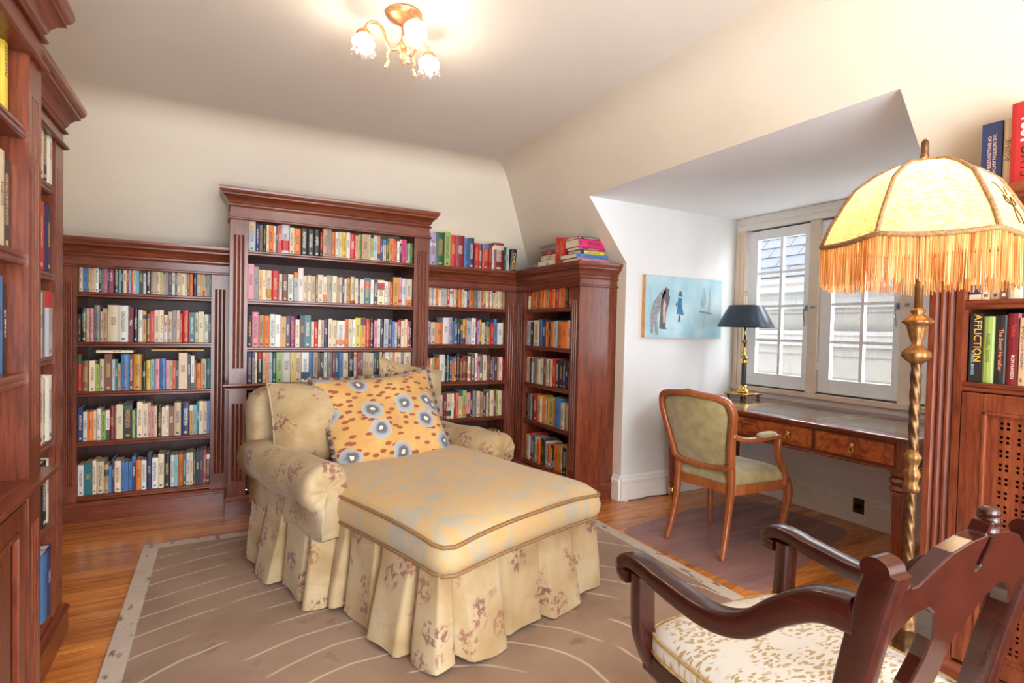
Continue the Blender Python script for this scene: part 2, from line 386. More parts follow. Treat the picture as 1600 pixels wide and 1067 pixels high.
# this house's unseen roof, added to block sky light, and the ground outside
rfm = plain('own_roof_sky_block', rgb(84, 86, 94), rgb(100, 102, 110), 5, .8)
mb = MB()
for (y0, y1) in ((-2.5, D0 - .08), (D1 + .08, 6.0)): mb.prism([(3.35, 1.20), (-.3, 5.6), (-.3, 5.75), (3.45, 1.20)], 'y', y0, y1)
mb.prism([(2.45, 2.29), (-.3, 5.6), (-.3, 5.75), (2.55, 2.34)], 'y', D0 - .08, D1 + .08); mb.box(2.5, 4.1, D0 - .15, D1 + .15, 2.28, 2.36)
struct(mb.build('roof', rfm))
struct(MB().box(3.95, 30, -30, 30, -3.3, -3.2).build('ground', plain('bounce_ground', rgb(176, 174, 168), rgb(190, 188, 182), 3, .9)))  # unseen ground, made pale to bounce daylight up onto the dormer ceiling
# ================================================================== BOOKCASES (local x to the right of someone facing them, y into the depth, z up)
CROWN = [(0, 0), (.010, 0), (.014, .006), (.010, .012), (.004, .014), (.004, .022), (.010, .028), (.016, .044), (.028, .060), (.042, .070), (.046, .072), (.046, .082), (.052, .086), (.060, .098), (.062, .104), (.062, .118), (0, .118)]
BEAD = [(0, 0), (.010, 0), (.016, .005), (.016, .012), (.010, .017), (0, .017)]
BASE = [(0, 0), (.016, 0), (.016, .095), (.020, .099), (.020, .108), (.010, .122), (.004, .126), (0, .126)]
LEDGE = [(0, 0), (.010, 0), (.010, .012), (.018, .016), (.028, .022), (.034, .028), (.034, .040), (0, .040)]
def up(prof, z): return [(o, z + h) for o, h in prof]
def flute_pil(x0, x1, y0, y1, z0, z1, f0, f1, nf=3):
    """pilaster with round-bottomed flutes between f0 and f1"""
    mb = MB(); w = x1 - x0; m = w * .2; fw = (w - 2 * m) / (nf * 1.45 - .45); gap = fw * .45
    pts = [(x0, y1), (x0, y0)]
    for k in range(nf):
        a = x0 + m + k * (fw + gap)
        for j in range(7):
            u = j / 6; pts.append((a + fw * u, y0 + fw * .5 * math.sin(PI * u)))
    pts += [(x1, y0), (x1, y1)]
    mb.prism(pts, 'z', f0, f1)
    for a, b in ((z0, f0), (f1, z1)):
        if b - a > .002: mb.box(x0, x1, y0, y1, a, b)
    return mb
def panel_door(name, parent, x0, x1, z0, z1, y=0.0, lattice=False):
    fr = .06
    d = MB(); d.box(x0, x0 + fr, y, y + .022, z0, z1); d.box(x1 - fr, x1, y, y + .022, z0, z1); d.box(x0 + fr, x1 - fr, y, y + .022, z1 - fr, z1); d.box(x0 + fr, x1 - fr, y, y + .022, z0, z0 + fr)
    o = d.build(name, M['wood_z'], parent, bevel=.002)
    a, b, c, e = x0 + fr, x1 - fr, z0 + fr, z1 - fr
    mo = MB()
    for (p, q) in (((a, c), (b, c + .012)), ((a, e - .012), (b, e)), ((a, c), (a + .012, e)), ((b - .012, c), (b, e))): mo.box(p[0], q[0], y - .004, y + .012, p[1], q[1])
    mo.build('door_moulding', M['wood_z'], o, bevel=.003)
    if not lattice:
        MB().loft([[(a + .012, y + .014, c + .012), (b - .012, y + .014, c + .012), (b - .012, y + .014, e - .012), (a + .012, y + .014, e - .012)],
                   [(a + .05, y + .003, c + .05), (b - .05, y + .003, c + .05), (b - .05, y + .003, e - .05), (a + .05, y + .003, e - .05)]]).build('raised_panel', M['wood_z'], o)
    else:
        xs = [a + .012]; zs = [c + .012]; hx = []; hz_ = []
        nx = int((b - a - .03) / .046); nz = int((e - c - .03) / .046)
        ox = a + .012 + ((b - a - .024) - nx * .046) / 2; oz = c + .012 + ((e - c - .024) - nz * .046) / 2
        for i in range(nx):
            for k in (.010, .027): q = ox + i * .046 + k; hx.append(len(xs) - 1 + 1); xs += [q, q + .0095]
        for i in range(nz):
            for k in (.010, .026): q = oz + i * .046 + k; hz_.append(len(zs) - 1 + 1); zs += [q, q + .0095]
        xs.append(b - .012); zs.append(e - .012)
        HX = set(hx); HZ = set(hz_); mb = MB(); nX = len(xs); nZ = len(zs)
        vs = [(x, y + .008, z) for z in zs for x in xs] + [(x, y + .016, z) for z in zs for x in xs]; N = nX * nZ; fs = []
        for j in range(nZ - 1):
            for i in range(nX - 1):
                q = (j * nX + i, j * nX + i + 1, (j + 1) * nX + i + 1, (j + 1) * nX + i)
                if i in HX and j in HZ:
                    for k in range(4): fs.append((q[k], q[(k + 1) % 4], q[(k + 1) % 4] + N, q[k] + N))
                else: fs.append(q)
        mb.add(vs, fs); mb.build('pierced_panel', M['wood_z'], o)
    return o
M['case_back'] = wood('cherry_back_panel', rgb(44, 17, 12), rgb(66, 27, 19), rgb(86, 39, 27), 'z', .45, coat=.0)
SHELFP = [(0, 0), (.006, -.004), (.006, -.012), (.002, -.016), (.006, -.020), (.006, -.028), (0, -.032)]
def bookcase(name, label, loc, rz, w, d, H, pl, pr, shelves, frieze_z, ledge=None, doors=None, crown_path=None, base_path=None, bead_path=None, lattice=False):
    r = thing(name, label, 'bookcase', loc, rz)
    V, Hm = M['wood_z'], M['wood_x']
    for x0, x1 in ((0, .02), (w - .02, w)): MB().box(x0, x1, .05, d, 0, H - .012).build('side_panel', V, r)
    MB().box(.02, w - .02, d - .012, d - .002, .1, H - .02).build('back_panel', M['case_back'], r)
    MB().box(.0, w, 0.0, d, H - .012, H).build('top_panel', Hm, r)
    zb = ledge if ledge else .126
    for x0, x1 in ((0, pl), (w - pr, w)):
        flute_pil(x0, x1, 0, .05, zb, frieze_z, zb + .10, frieze_z - .10).build('pilaster', V, r)
        if ledge: flute_pil(x0, x1, 0, .05, .126, ledge - .04, .22, ledge - .13).build('pilaster', V, r)
    for x0, x1 in ((pl - .02, pl), (w - pr, w - pr + .02)): MB().box(x0, x1, .05, d - .012, zb, frieze_z + .1).build('divider_panel', V, r)
    MB().box(0, w, .0, .05, frieze_z, H - .012).build('frieze', Hm, r)
    MB().mould(bead_path or [(0, 0), (w, 0)], up(BEAD, frieze_z - .004)).build('frieze_bead', Hm, r)
    MB().mould(crown_path or [(0, 0), (w, 0)], up(CROWN, H - .118)).build('crown_moulding', Hm, r, smooth=True, angle=22)
    MB().mould(base_path or [(0, 0), (w, 0)], BASE).build('base_moulding', Hm, r)
    MB().box(0, w, 0, .02, 0, .126).build('plinth', Hm, r)
    for z in shelves:
        mb = MB(); mb.box(pl, w - pr, .012, d - .012, z - .030, z)
        mb.prism([(.012 - o, z + h) for o, h in SHELFP], 'x', pl, w - pr); mb.build('shelf', Hm, r)
    if ledge:
        p = MB(); p.box(.001, w - .001, .001, d - .012, ledge - .039, ledge); p.mould([(0, d - .1), (0, 0), (w, 0), (w, d - .1)], up(LEDGE, ledge - .04)); p.build('ledge', Hm, r, bevel=.001)
    for (a, b, z0, z1) in doors or []: panel_door('door', r, a, b, z0, z1, .004, lattice)
    return r
YF = 4.20
LOWS = [1.43, 1.12, .81, .50, .16]
mid_d = YB - 3.97 - .33
CASES = {}
CASES['LL'] = bookcase('bookcase', 'low cherry bookcase of five shelves between the wall and the tall bookcase', (-.88, YF, 0), 0, .925, .34, 1.76, .10, .105, LOWS, 1.582)
CASES['M'] = bookcase('bookcase', 'tall cherry breakfront bookcase with wide crown behind the chaise', (.045, 3.97, 0), 0, 1.345, .235 + .33, 2.125, .105, .115, [1.735, 1.415, 1.10], 1.93, ledge=.86,
    doors=[(.115, .67, .14, .80), (.675, 1.225, .14, .80)], crown_path=[(0, .2), (0, 0), (1.345, 0), (1.345, .2)], bead_path=[(0, .2), (0, 0), (1.345, 0), (1.345, .2)], base_path=[(0, .23), (0, 0), (1.345, 0), (1.345, .23)])
CASES['LR'] = bookcase('bookcase', 'low cherry bookcase with medical books on top, in the corner', (1.39, YF, 0), 0, .89, .34, 1.755, .085, .10, LOWS, 1.582,
    crown_path=[(0, 0), (.89, 0)])
CASES['W'] = bookcase('bookcase', 'short cherry bookcase wing with glossy end panel beside the dormer', (2.28, YF, 0), -PI / 2, .955, .34, 1.755, .15, .11, LOWS, 1.582,
    crown_path=[(0, 0), (.955, 0), (.955, .34)], bead_path=[(0, 0), (.955, 0), (.955, .34)], base_path=[(0, 0), (.955, 0), (.955, .34)])
CASES['FL'] = bookcase('bookcase', 'narrow cherry bookcase with fluted post at the end of the wall', (-.55, 1.97, 0), PI / 2, .755, .34, 2.10, .11, .115, [1.75, 1.43, 1.12, .81, .50, .16], 1.925,
    crown_path=[(0, 0), (.755, 0), (.755, .2)], bead_path=[(0, 0), (.755, 0), (.755, .2)], base_path=[(0, 0), (.755, 0), (.755, .3)])
CASES['NL'] = bookcase('bookcase', 'tall cherry bookcase nearest the camera with panelled cupboard below its ledge', (-.445, .62, 0), PI / 2, 1.345, .45, 2.14, .105, .105, [1.755, 1.43, 1.115], 1.945, ledge=.835,
    doors=[(.11, .67, .14, .775), (.675, 1.235, .14, .775)], crown_path=[(0, .2), (0, 0), (1.345, 0), (1.345, .2)], bead_path=[(0, .1), (0, 0), (1.345, 0), (1.345, .1)], base_path=[(0, .1), (0, 0), (1.345, 0), (1.345, .1)])
CASES['R'] = bookcase('bookcase', 'cherry bookcase with pierced lattice door behind the floor lamp', (2.28, 1.04, 0), -PI / 2, 1.34, .34, 1.76, .105, .105, [1.395, 1.11], 1.582,
    doors=[(.108, .668, .135, 1.075), (.672, 1.232, .135, 1.075)], crown_path=[(0, .3), (0, 0), (1.34, 0)], bead_path=[(0, .3), (0, 0), (1.34, 0)], base_path=[(0, .3), (0, 0), (1.34, 0)], lattice=True)

# ================================================================== BOOKS
BC = dict(w=(234, 230, 222), c=(228, 210, 178), i=(216, 192, 158), t=(192, 154, 116), k=(44, 41, 42), g=(132, 127, 122), s=(188, 194, 198), r=(198, 42, 40), m=(132, 34, 42), o=(228, 124, 50),
          y=(226, 198, 66), d=(212, 154, 56), b=(72, 124, 184), n=(46, 56, 98), a=(112, 182, 196), e=(40, 110, 116), l=(156, 182, 92), f=(40, 88, 62), p=(216, 134, 144), u=(148, 48, 108), h=(122, 78, 58), v=(166, 152, 188), x=(216, 40, 110))
BN = dict(w='white', c='cream', i='beige', t='tan', k='black', g='grey', s='silver-grey', r='red', m='maroon', o='orange', y='yellow', d='mustard', b='blue', n='navy', a='turquoise', e='teal', l='lime green', f='dark green', p='pink', u='magenta', h='brown', v='lilac', x='hot pink')
t = NT('book_cover'); ac = t.n('ShaderNodeAttribute', attribute_name='Col'); ai = t.n('ShaderNodeAttribute', attribute_name='Ink')
uv = t.n('ShaderNodeUVMap', uv_map='spine'); sp = t.n('ShaderNodeSeparateXYZ'); t.l(uv.outputs[0], sp.inputs[0])
um = t.n('ShaderNodeUVMap', uv_map='metric'); mp = t.n('ShaderNodeMapping'); mp.inputs['Scale'].default_value = (170, 260, 1); t.l(um.outputs[0], mp.inputs['Vector'])
nn = t.n('ShaderNodeTexNoise'); nn.inputs['Scale'].default_value = 1; nn.inputs['Detail'].default_value = 1; t.l(mp.outputs[0], nn.inputs['Vector'])
mask = t.math('GREATER_THAN', nn.outputs[0], .5)
du = t.math('ABSOLUTE', t.math('SUBTRACT', sp.outputs[0], .5)); mask = t.math('MULTIPLY', mask, t.math('LESS_THAN', du, .24))
dv = t.math('ABSOLUTE', t.math('SUBTRACT', sp.outputs[1], .56)); mask = t.math('MULTIPLY', mask, t.math('LESS_THAN', dv, t.math('MULTIPLY_ADD', ai.outputs['Alpha'], .24, .08)))
pub = t.math('MULTIPLY', t.math('LESS_THAN', t.math('ABSOLUTE', t.math('SUBTRACT', sp.outputs[1], .08)), .028), t.math('LESS_THAN', du, .2))
mask = t.math('MAXIMUM', mask, t.math('MULTIPLY', pub, t.math('GREATER_THAN', ai.outputs['Alpha'], .35)))
gr = t.noise(t.coord(), 60, 3)
cc = t.mix(t.math('MULTIPLY', mask, .85), ac.outputs['Color'], ai.outputs['Color']); cc = t.mix(.12, cc, gr.outputs[1], 'MULTIPLY')
M['book'] = t.set(cc, .42)
def book_mesh(name, w, h, d, col, ink, rnd, band=None, round_=False, head=.003):
    """spine at y=0 facing -y; x 0..w; z 0..h; y 0..d"""
    V = []; F = []; mi = []; sp_ = set()
    prof = [(0, d), (0, 0), (w, 0), (w, d)] if not round_ else [(0, d), (0, .006), (w * .2, .0015), (w * .5, 0), (w * .8, .0015), (w, .006), (w, d)]
    zs = [0, h] if band is None else [0, band[0] * h, band[1] * h, h]
    n = len(prof); nb = len(zs) - 1
    for z in zs: V += [(x, y, z) for x, y in prof]
    fcol = []
    for b in range(nb):
        for i in range(n - 1):
            F.append((b * n + i, b * n + i + 1, (b + 1) * n + i + 1, (b + 1) * n + i)); mi.append(0)
            if 0 < i < n - 2: sp_.add(len(F) - 1)
            fcol.append(band[2] if band is not None and b == 1 else col)
    # cover boards end, recessed page block
    e = min(.0022, w * .12); o = len(V)
    V += [(e, .004, h - head), (w - e, .004, h - head), (w - e, d - .003, h - head), (e, d - .003, h - head), (e, .004, head), (w - e, .004, head), (w - e, d - .003, head), (e, d - .003, head)]
    for f in ((0, 1, 2, 3), (4, 5, 6, 7), (2, 3, 7, 6)): F.append(tuple(o + q for q in f)); mi.append(1); fcol.append(col)
    o = len(V); V += [(0, 0 if not round_ else .006, h), (e, .004, h), (e, d, h), (0, d, h), (w - e, .004, h), (w, 0 if not round_ else .006, h), (w, d, h), (w - e, d, h)]
    T = h
    F += [(o, o + 1, o + 2, o + 3), (o + 4, o + 5, o + 6, o + 7), (o, o + 5, o + 4, o + 1)]; mi += [0] * 3; fcol += [col] * 3
    o = len(V); V += [(e, .004, h), (e, d, h), (e, d, h - head), (e, .004, h - head), (w - e, .004, h), (w - e, d, h), (w - e, d, h - head), (w - e, .004, h - head), (e, d, 0), (e, d, h), (w - e, d, 0), (w - e, d, h), (0, d, 0), (0, d, h), (w, d, 0), (w, d, h)]
    F += [(o, o + 1, o + 2, o + 3), (o + 4, o + 5, o + 6, o + 7), (o, o + 4, o + 7, o + 3), (o + 8, o + 9, o + 13, o + 12), (o + 10, o + 11, o + 15, o + 14)]; mi += [0] * 5; fcol += [col] * 5
    return V, F, mi, sp_, fcol, w, h, rnd, ink
def finish_books(name, items):
    """items: (matrix, data) -> one mesh"""
    V = []; F = []; mi = []; data = []
    for mtx, (v, f, m_, sp_, fcol, w, h, rnd, ink) in items:
        o = len(V); V += [tuple(mtx @ Vector(p)) for p in v]
        for k, q in enumerate(f):
            F.append([o + i for i in q]); mi.append(m_[k]); data.append((fcol[k], ink, rnd, k in sp_, [v[i] for i in q], w, h))
    me = bpy.data.meshes.new(name); me.from_pydata(V, [], F); me.materials.append(M['book']); me.materials.append(M['page'])
    me.polygons.foreach_set('material_index', mi)
    for q in ('Col', 'Ink'): me.color_attributes.new(q, 'FLOAT_COLOR', 'CORNER')
    for q in ('spine', 'metric'): me.uv_layers.new(name=q)
    A = []; B = []; U = []; W = []
    for col, ink, rnd, spn, pts, w, h in data:
        for p in pts:
            A += col; B += (ink[0], ink[1], ink[2], rnd)
            U += (p[0] / w, p[2] / h) if spn else (-5, -5); W += (p[0] + rnd * 7, p[2] + rnd * 13)
    me.color_attributes['Col'].data.foreach_set('color', A); me.color_attributes['Ink'].data.foreach_set('color', B)
    me.uv_layers['spine'].data.foreach_set('uv', U); me.uv_layers['metric'].data.foreach_set('uv', W)
    ob = bpy.data.objects.new(name, me); COL.objects.link(ob); return ob
ORD = ['first', 'second', 'third', 'fourth', 'fifth', 'sixth', 'seventh', 'eighth', 'ninth', 'tenth', 'eleventh', 'twelfth', 'thirteenth', 'fourteenth', 'fifteenth', 'sixteenth', 'seventeenth', 'eighteenth', 'nineteenth', 'twentieth',
       'twenty-first', 'twenty-second', 'twenty-third', 'twenty-fourth', 'twenty-fifth', 'twenty-sixth', 'twenty-seventh', 'twenty-eighth', 'twenty-ninth', 'thirtieth', 'thirty-first', 'thirty-second', 'thirty-third', 'thirty-fourth', 'thirty-fifth',
       'thirty-sixth', 'thirty-seventh', 'thirty-eighth', 'thirty-ninth', 'fortieth', 'forty-first', 'forty-second', 'forty-third', 'forty-fourth', 'forty-fifth', 'forty-sixth']
ALLB = []          # (area, matrix, data, label, group)
def jit(c, a=.07): 
    k = 1 + random.uniform(-a, a); return tuple(min(255, max(8, q * k * (1 + random.uniform(-.02, .02)))) for q in c)
def parse(s, defh):
    out = []
    for tk in s.split():
        if tk[0] == '_': out.append((None, int(tk[1:], 36), 0)); continue
        out.append((tk[0], int(tk[1], 36), .10 + .01 * int(tk[2], 36) if len(tk) > 2 else defh))
    return out
def add_book(mtx, w, h, d, ch, label, group, rnd=None, band=None, round_=None, ink=None, size_wh=None):
    col = rgb(*jit(BC[ch])); lum = sum(BC[ch]) / 3
    if ink is None:
        ink = random.choice([(40, 36, 40), (60, 40, 36), (120, 36, 34), (50, 60, 90)]) if lum > 120 else random.choice([(235, 230, 220), (220, 190, 120), (230, 225, 215), (210, 160, 80)])
    if band is None and random.random() < .16:
        a0 = random.choice([.0, .1, .6, .75, .82]); band = (a0 + .001, min(.999, a0 + random.uniform(.08, .35)), rgb(*jit(BC[random.choice('wkcrnbdoeif')])))
    elif band is False: band = None
    rnd = random.random() if rnd is None else rnd
    data = book_mesh('b', w, h, d, col, rgb(*ink), rnd, band, (w > .02 and random.random() < .6) if round_ is None else round_)
    pos = mtx @ Vector((w / 2, 0, h / 2))
    ALLB.append([pix_area(pos, w, h), mtx, data, label, group, None])
    return ALLB[-1]
def fill(case, s, z, x0, x1, where, clear, defh=.18, setback=.022, group=None, gapmax=.0):
    cm = CASES[case]; MW = Matrix.Translation(cm.location) @ Matrix.Rotation(cm.rotation_euler.z, 4, 'Z')
    L = parse(s, defh); tot = sum(q[1] for q in L); k = (x1 - x0) / tot; x = x0; num = 0
    for ch, w_, h in L:
        w = w_ * k
        if ch is None: x += w; continue
        h = min(h + random.uniform(-.003, .003), clear - .004); d = min(.26, h * random.uniform(.66, .74))
        lean = random.uniform(-.008, .008) if random.random() < .3 else 0
        m = MW @ Matrix.Translation((x + .0004, setback + random.uniform(0, .014), z + .0005)) @ Matrix.Rotation(lean, 4, 'Y')
        size = 'thick ' if w > .045 else ('slim ' if w < .017 else '')
        tall = 'tall ' if h > .225 else ''
        num += 1
        add_book(m, w - .0008, h, d, ch, '%s%s%s book, %s from left, %s' % (size, tall, BN[ch], ORD[num - 1], where), group or ('books on the ' + where))
        x += w
LLb = (.102, .818); Mb = (.108, 1.226); LRb = (.088, .788); Wb = (.153, .842)
N_LL = 'low bookcase left of the tall one'
for z, s, c, nm in ((1.43, 'i4 b4 t4 i3 w4 k2 g3 p3 k2 u4 k5 a2 k2 i4 u2 a2 r2 i3 a3 k4 s3 k5 t3 i2 c5 l2 p3 g3 k3 w4 k2 i4 c5 i2 k2 o4 n4 i4 d3 i2 k2 g3 f2', .22, 'top shelf'),
                    (1.12, 'k37 k6b i3b p5b g7d i39 t5b cdd wbd m6c k5b w6b d4a h58 r5a c6b c5b w58 i6a g5b i4b r39 r9b e7a c5a c7b w69 k39', .28, 'second shelf'),
                    (.81, 'r3d h89 c69 l47 i5a h8d s3a e3a t37 b9d m4d d9d k58 y59 a4a p6a b7a p49 l39 r49 k39 iae k4d w4c h29 o67 t6a e5a', .28, 'third shelf'),
                    (.50, 'n5b w48 o68 i39 w5a l58 w49 m5b h2b c7c kad l38 n29 c6d c6c t3d p4a i3a k5a c49 c4a h69 i8c nab d4a a4a e3c c5c i4c b4c', .28, 'fourth shelf'),
                    (.16, 'w69 e9a c4b c8a t58 b37 n3b c7a b49 b49 b49 n4c o69 w69 n6c w7a c7c k7c w5b a4b o6b e4b w4c c4c f3b k5c n4d r4d k4c', .31, 'bottom shelf')):
    fill('LL', s, z, LLb[0], LLb[1], nm + ', low bookcase without books on top', c)
for z, s, c, nm in ((1.735, 's6b n38 g38 k38 c28 o48 i28 k28 r39 s7a i48 o68 k68 k68 k58 m37 t5a g3a o48 w38 i38 y48 w48 r58 t37 l38 t78 i28 l36 s48 o38 n36 i36 f37 o57 r37 w36 k27 x57 b25 l35 f25', .205, 'top shelf'),
                    (1.415, 'p5d g4c d3a c3a i5a r6a w38 h58 w58 s4a w5d i38 c48 i48 h29 c59 c38 t29 s39 c59 t28 c38 k28 w27 d48 c49 c38 n27 c48 e79 w38 k49 c78 w37 i37 r37 d6b p3b s5a c6a', .29, 'second shelf'),
                    (1.10, 'k4b p6d t5b o5b w5c w5c d5b k4b u5b c49 k5c e6c i38 r48 c39 t39 n4a i4a c59 w89 o4a i4a w3a y6b d5b r5b k4b p4a w3b k4b s5b n4b b39 c39 r4a c4a i3b r3a k2a', .285, 'third shelf'),
                    (.86, 'n4b g2b i2b k4b c3b o2b s3b e3a l5b w7b y3b c6b w6b b4b t4b k2a k3a w3b g5b m2b n3b b4b c5a k5b w3a r3b e2b c3b i3b c5a e2b k3b c3b t2a w5b w3b o2b c6b g3b c7b', .208, 'lowest open shelf')):
    fill('M', s, z, Mb[0], Mb[1], nm + ', tall bookcase behind chaise', c)
for z, s, c, nm in ((1.43, 'i2 c2 s2 w2 o3 c3 s4 i2 r3 w4 c3 h2 o4 c3 w3 n2 o5 g5 s3 o4 l2 w3 o2 c3 i3 c3 i3 i3 t2', .22, 'top shelf'),
                    (1.12, 'v49 i68 o88 w7c v5c b29 f4c n39 n39 y3b p2b s5a w5c u3c v2a d3b c49 f29 t5a r59 b4c w79 h2a', .28, 'second shelf'),
                    (.81, 'y29 r29 c39 l2a r2a o49 w7c k29 e3c n3b o3a m3b k4d h39 m5b k2a c4b h5c w4d p3b g3b c5c r2b h2c n4a p2a k4a o2a w4a r29', .28, 'third shelf'),
                    (.50, 't5d s39 w49 c39 w5a p2a m4a i6b w3b r3b o4b i5c l5d p5b k49 g5c c5c t4b k4b c3a h29 c6c h39 l3c i6c', .28, 'fourth shelf'),
                    (.16, '_40 i4a k3a w3a c6a d5b k3b c4b h3a k3b', .31, 'bottom shelf')):
    fill('LR', s, z, LRb[0], LRb[1], nm + ', corner bookcase', c)
for z, s, c, nm in ((1.43, 'c3 k3 o6 h2 o4 o3 i2 t3 r2 o4 f2 r3 p2 o4 k4 o3 s3', .22, 'top shelf'),
                    (1.12, 's4b k5a c6b b3c n5c o4a k2a o4a s3b g2b o5a o4a w5b o2b', .28, 'second shelf'),
                    (.81, 'i4b k2b w3b e3b g3b i4a w6b h3b w3b t3b c3b r4c k4b k5b n3b k3b p2b o3b', .28, 'third shelf'),
                    (.50, 'k5b g4b k2a r5c y3b c4a o3a i4a o2a l6c o3a b7c c5a t39 c59', .28, 'fourth shelf'),
                    (.16, 'd4a s3a r3c e4b w4a o4a m3b k3b w4a o49 k49 o5a d3a w3a k5a c4a', .31, 'bottom shelf')):
    fill('W', s, z, Wb[0], Wb[1], nm + ', wing bookcase beside the dormer', c)
for z, s, c, nm in ((1.755, 'k4e c4e n5e r4e w4f s5f y4f _1', .19 + .1, 'top shelf'), (1.43, 'g4f s5f k4e n5f i3e k3d', .29, 'second shelf'), (1.115, 'p4e w5e c4e p4e w5e c4e b4f k2d', .28, 'third shelf')):
    fill('NL', s, z, .86, 1.232, nm + ', bookcase with panelled cupboard', c if z < 1.7 else .30, setback=.03)
for z, s, nm in ((1.75, 'c4c k4b w4c', 'top shelf'), (1.43, 'r5e m4d n4e', 'second shelf'), (1.12, 'w4d g4e s3e', 'third shelf'), (.81, 'w5e c3d w4e', 'fourth shelf'), (.50, 'n4d k5e w3e', 'fifth shelf'), (.16, 'o4e b4f n4f', 'bottom shelf')):
    fill('FL', s, z, .46, .637, nm + ', narrow bookcase with fluted post', .29, setback=.004)
for z, s in ((1.755, 'm4e c4d k5e w4e b4d i5e g4e r4d n5e c4e t4d s4e f5e'), (1.43, 'c4e w4e n4d i5e k4e c5e r4e s4d h5e w4e'), (1.115, 'w4e i4d b5e c4e g4e w5e m4d c4e k4e t5e')):
    fill('NL', s, z, .11, .855, 'far stretch of the bookcase with panelled cupboard', .28, setback=.03)
for z, s in ((1.395, 'c4 i4 o3 w4 h3 c5 t4 k3 w4 r3 c4 i4 g3 c4 n3 w4 d4 c4'), (1.11, 'c4d k4c i5d w4c o4d b4d c4c t4d r4d w5c g4d c4d n4c i4d m4d')):
    fill('R', s, z, .425 if z > 1.2 else .375, 1.23, 'far stretch of the lattice door bookcase', .22 if z > 1.2 else .27)
fill('R', 'i4 c4 t3 h3 c5 w4 h6 k3 w6 d3', 1.395, .108, .42, 'upper shelf, lattice door bookcase', .22)
fill('R', 'k5e l5d k5d m5e t2c p5d r3d d4d n3d', 1.11, .112, .37, 'lower shelf, lattice door bookcase', .27)
# books standing along the top of the corner bookcase
fill('LR', 'g6b v9g fdh l9i r9g mdg b8f n8f r7b h6a rbb m5c w3a mhd f4a s5a', 1.756, .05, .80, 'standing on top of the corner bookcase', .5, setback=-.02)
MWl = Matrix.Translation((1.39, YF, 0))
CANCER = add_book(MWl @ Matrix.Translation((.812, -.01, 1.765)) @ Matrix.Rotation(.10, 4, 'Y'), .052, .19, .13, 'k', 'black book lettered CANCER leaning at the corner end of the standing row', 'books on top of the corner bookcase', rnd=.0, band=False, ink=(44, 41, 42))
# wing top: flat stack at the end, red set, flat pile behind
def flat(x0, x1, y0, y1, z, th, ch, label, face):
    """a closed book lying flat; face = side of its spine ('-y' or '-x')"""
    if face == '-y': m = Matrix.Translation((x0, y0, z + th)) @ Matrix.Rotation(PI / 2, 4, 'Y'); L, D = x1 - x0, y1 - y0
    else: m = Matrix.Translation((x0, y1, z + th)) @ Matrix.Rotation(-PI / 2, 4, 'Z') @ Matrix.Rotation(PI / 2, 4, 'Y'); L, D = y1 - y0, x1 - x0
    return add_book(m, th, L, D, ch, label, 'books lying on top of the wing bookcase')
z = 1.757
for th, ch, x0, x1, y0, y1, lb in ((.030, 'p', 2.27, 2.56, 3.27, 3.47, 'pink book lying at the bottom of the flat stack on the wing bookcase'), (.032, 'b', 2.265, 2.55, 3.28, 3.49, 'blue book lying second from bottom of the flat stack on the wing'),
        (.026, 'y', 2.30, 2.52, 3.28, 3.44, 'yellow book lying in the middle of the flat stack on the wing'), (.022, 'u', 2.29, 2.525, 3.285, 3.44, 'thin purple book lying below the thick pink book on the wing'),
        (.058, 'x', 2.285, 2.53, 3.285, 3.46, 'thick pink and navy book near the top of the flat stack'), (.014, 'k', 2.285, 2.50, 3.29, 3.45, 'thin black book lying on top of the flat stack')):
    flat(x0, x1, y0, y1, z, th, ch, lb, '-y'); z += th + .0006
MWw = Matrix.Translation((2.28, YF, 0)) @ Matrix.Rotation(-PI / 2, 4, 'Z')
for k in range(5): add_book(MWw @ Matrix.Translation((.615 + k * .021, .0, 1.756)), .0195, .215 - .003 * k, .16, 'r', '%s of the five slim red volumes beside the flat stack, counted from the corner' % ORD[k], 'slim red volumes on the wing bookcase', band=False)
z = 1.757
for th, ch, y0, y1, lb in ((.05, 'w', 3.60, 3.86, 'white and green book at the bottom of the flat pile behind the red volumes'), (.022, 'c', 3.60, 3.82, 'cream book second from bottom of the pile behind the red volumes'), (.02, 'i', 3.60, 3.81, 'beige book in the middle of the pile behind the red volumes'),
        (.032, 'm', 3.60, 3.81, 'maroon book in the upper pile behind the red volumes'), (.03, 'g', 3.60, 3.83, 'grey book near the top of the pile behind the red volumes'), (.026, 'g', 3.60, 3.84, 'topmost grey book of the pile behind the red volumes')):
    flat(2.29, 2.47, y0, y1, z, th, ch, lb, '-x'); z += th + .0006
flat(2.30, 2.48, 3.90, 4.08, 1.757, .035, 'b', 'blue book lying flat in the corner between the two rows', '-x')
for x0, x1, zt, th, lb in ((-.69, -.50, 1.0505, .016, 'cream book lying flat across the standing books, third shelf of low bookcase'), (-.40, -.10, 1.0625, .012, 'thin tan book lying flat under the second shelf of the low bookcase')):
    q = flat(x0, x1, YF + .03, YF + .16, zt, th, 'c' if th > .014 else 'd', lb, '-y'); q[4] = 'books lying flat on the third shelf'
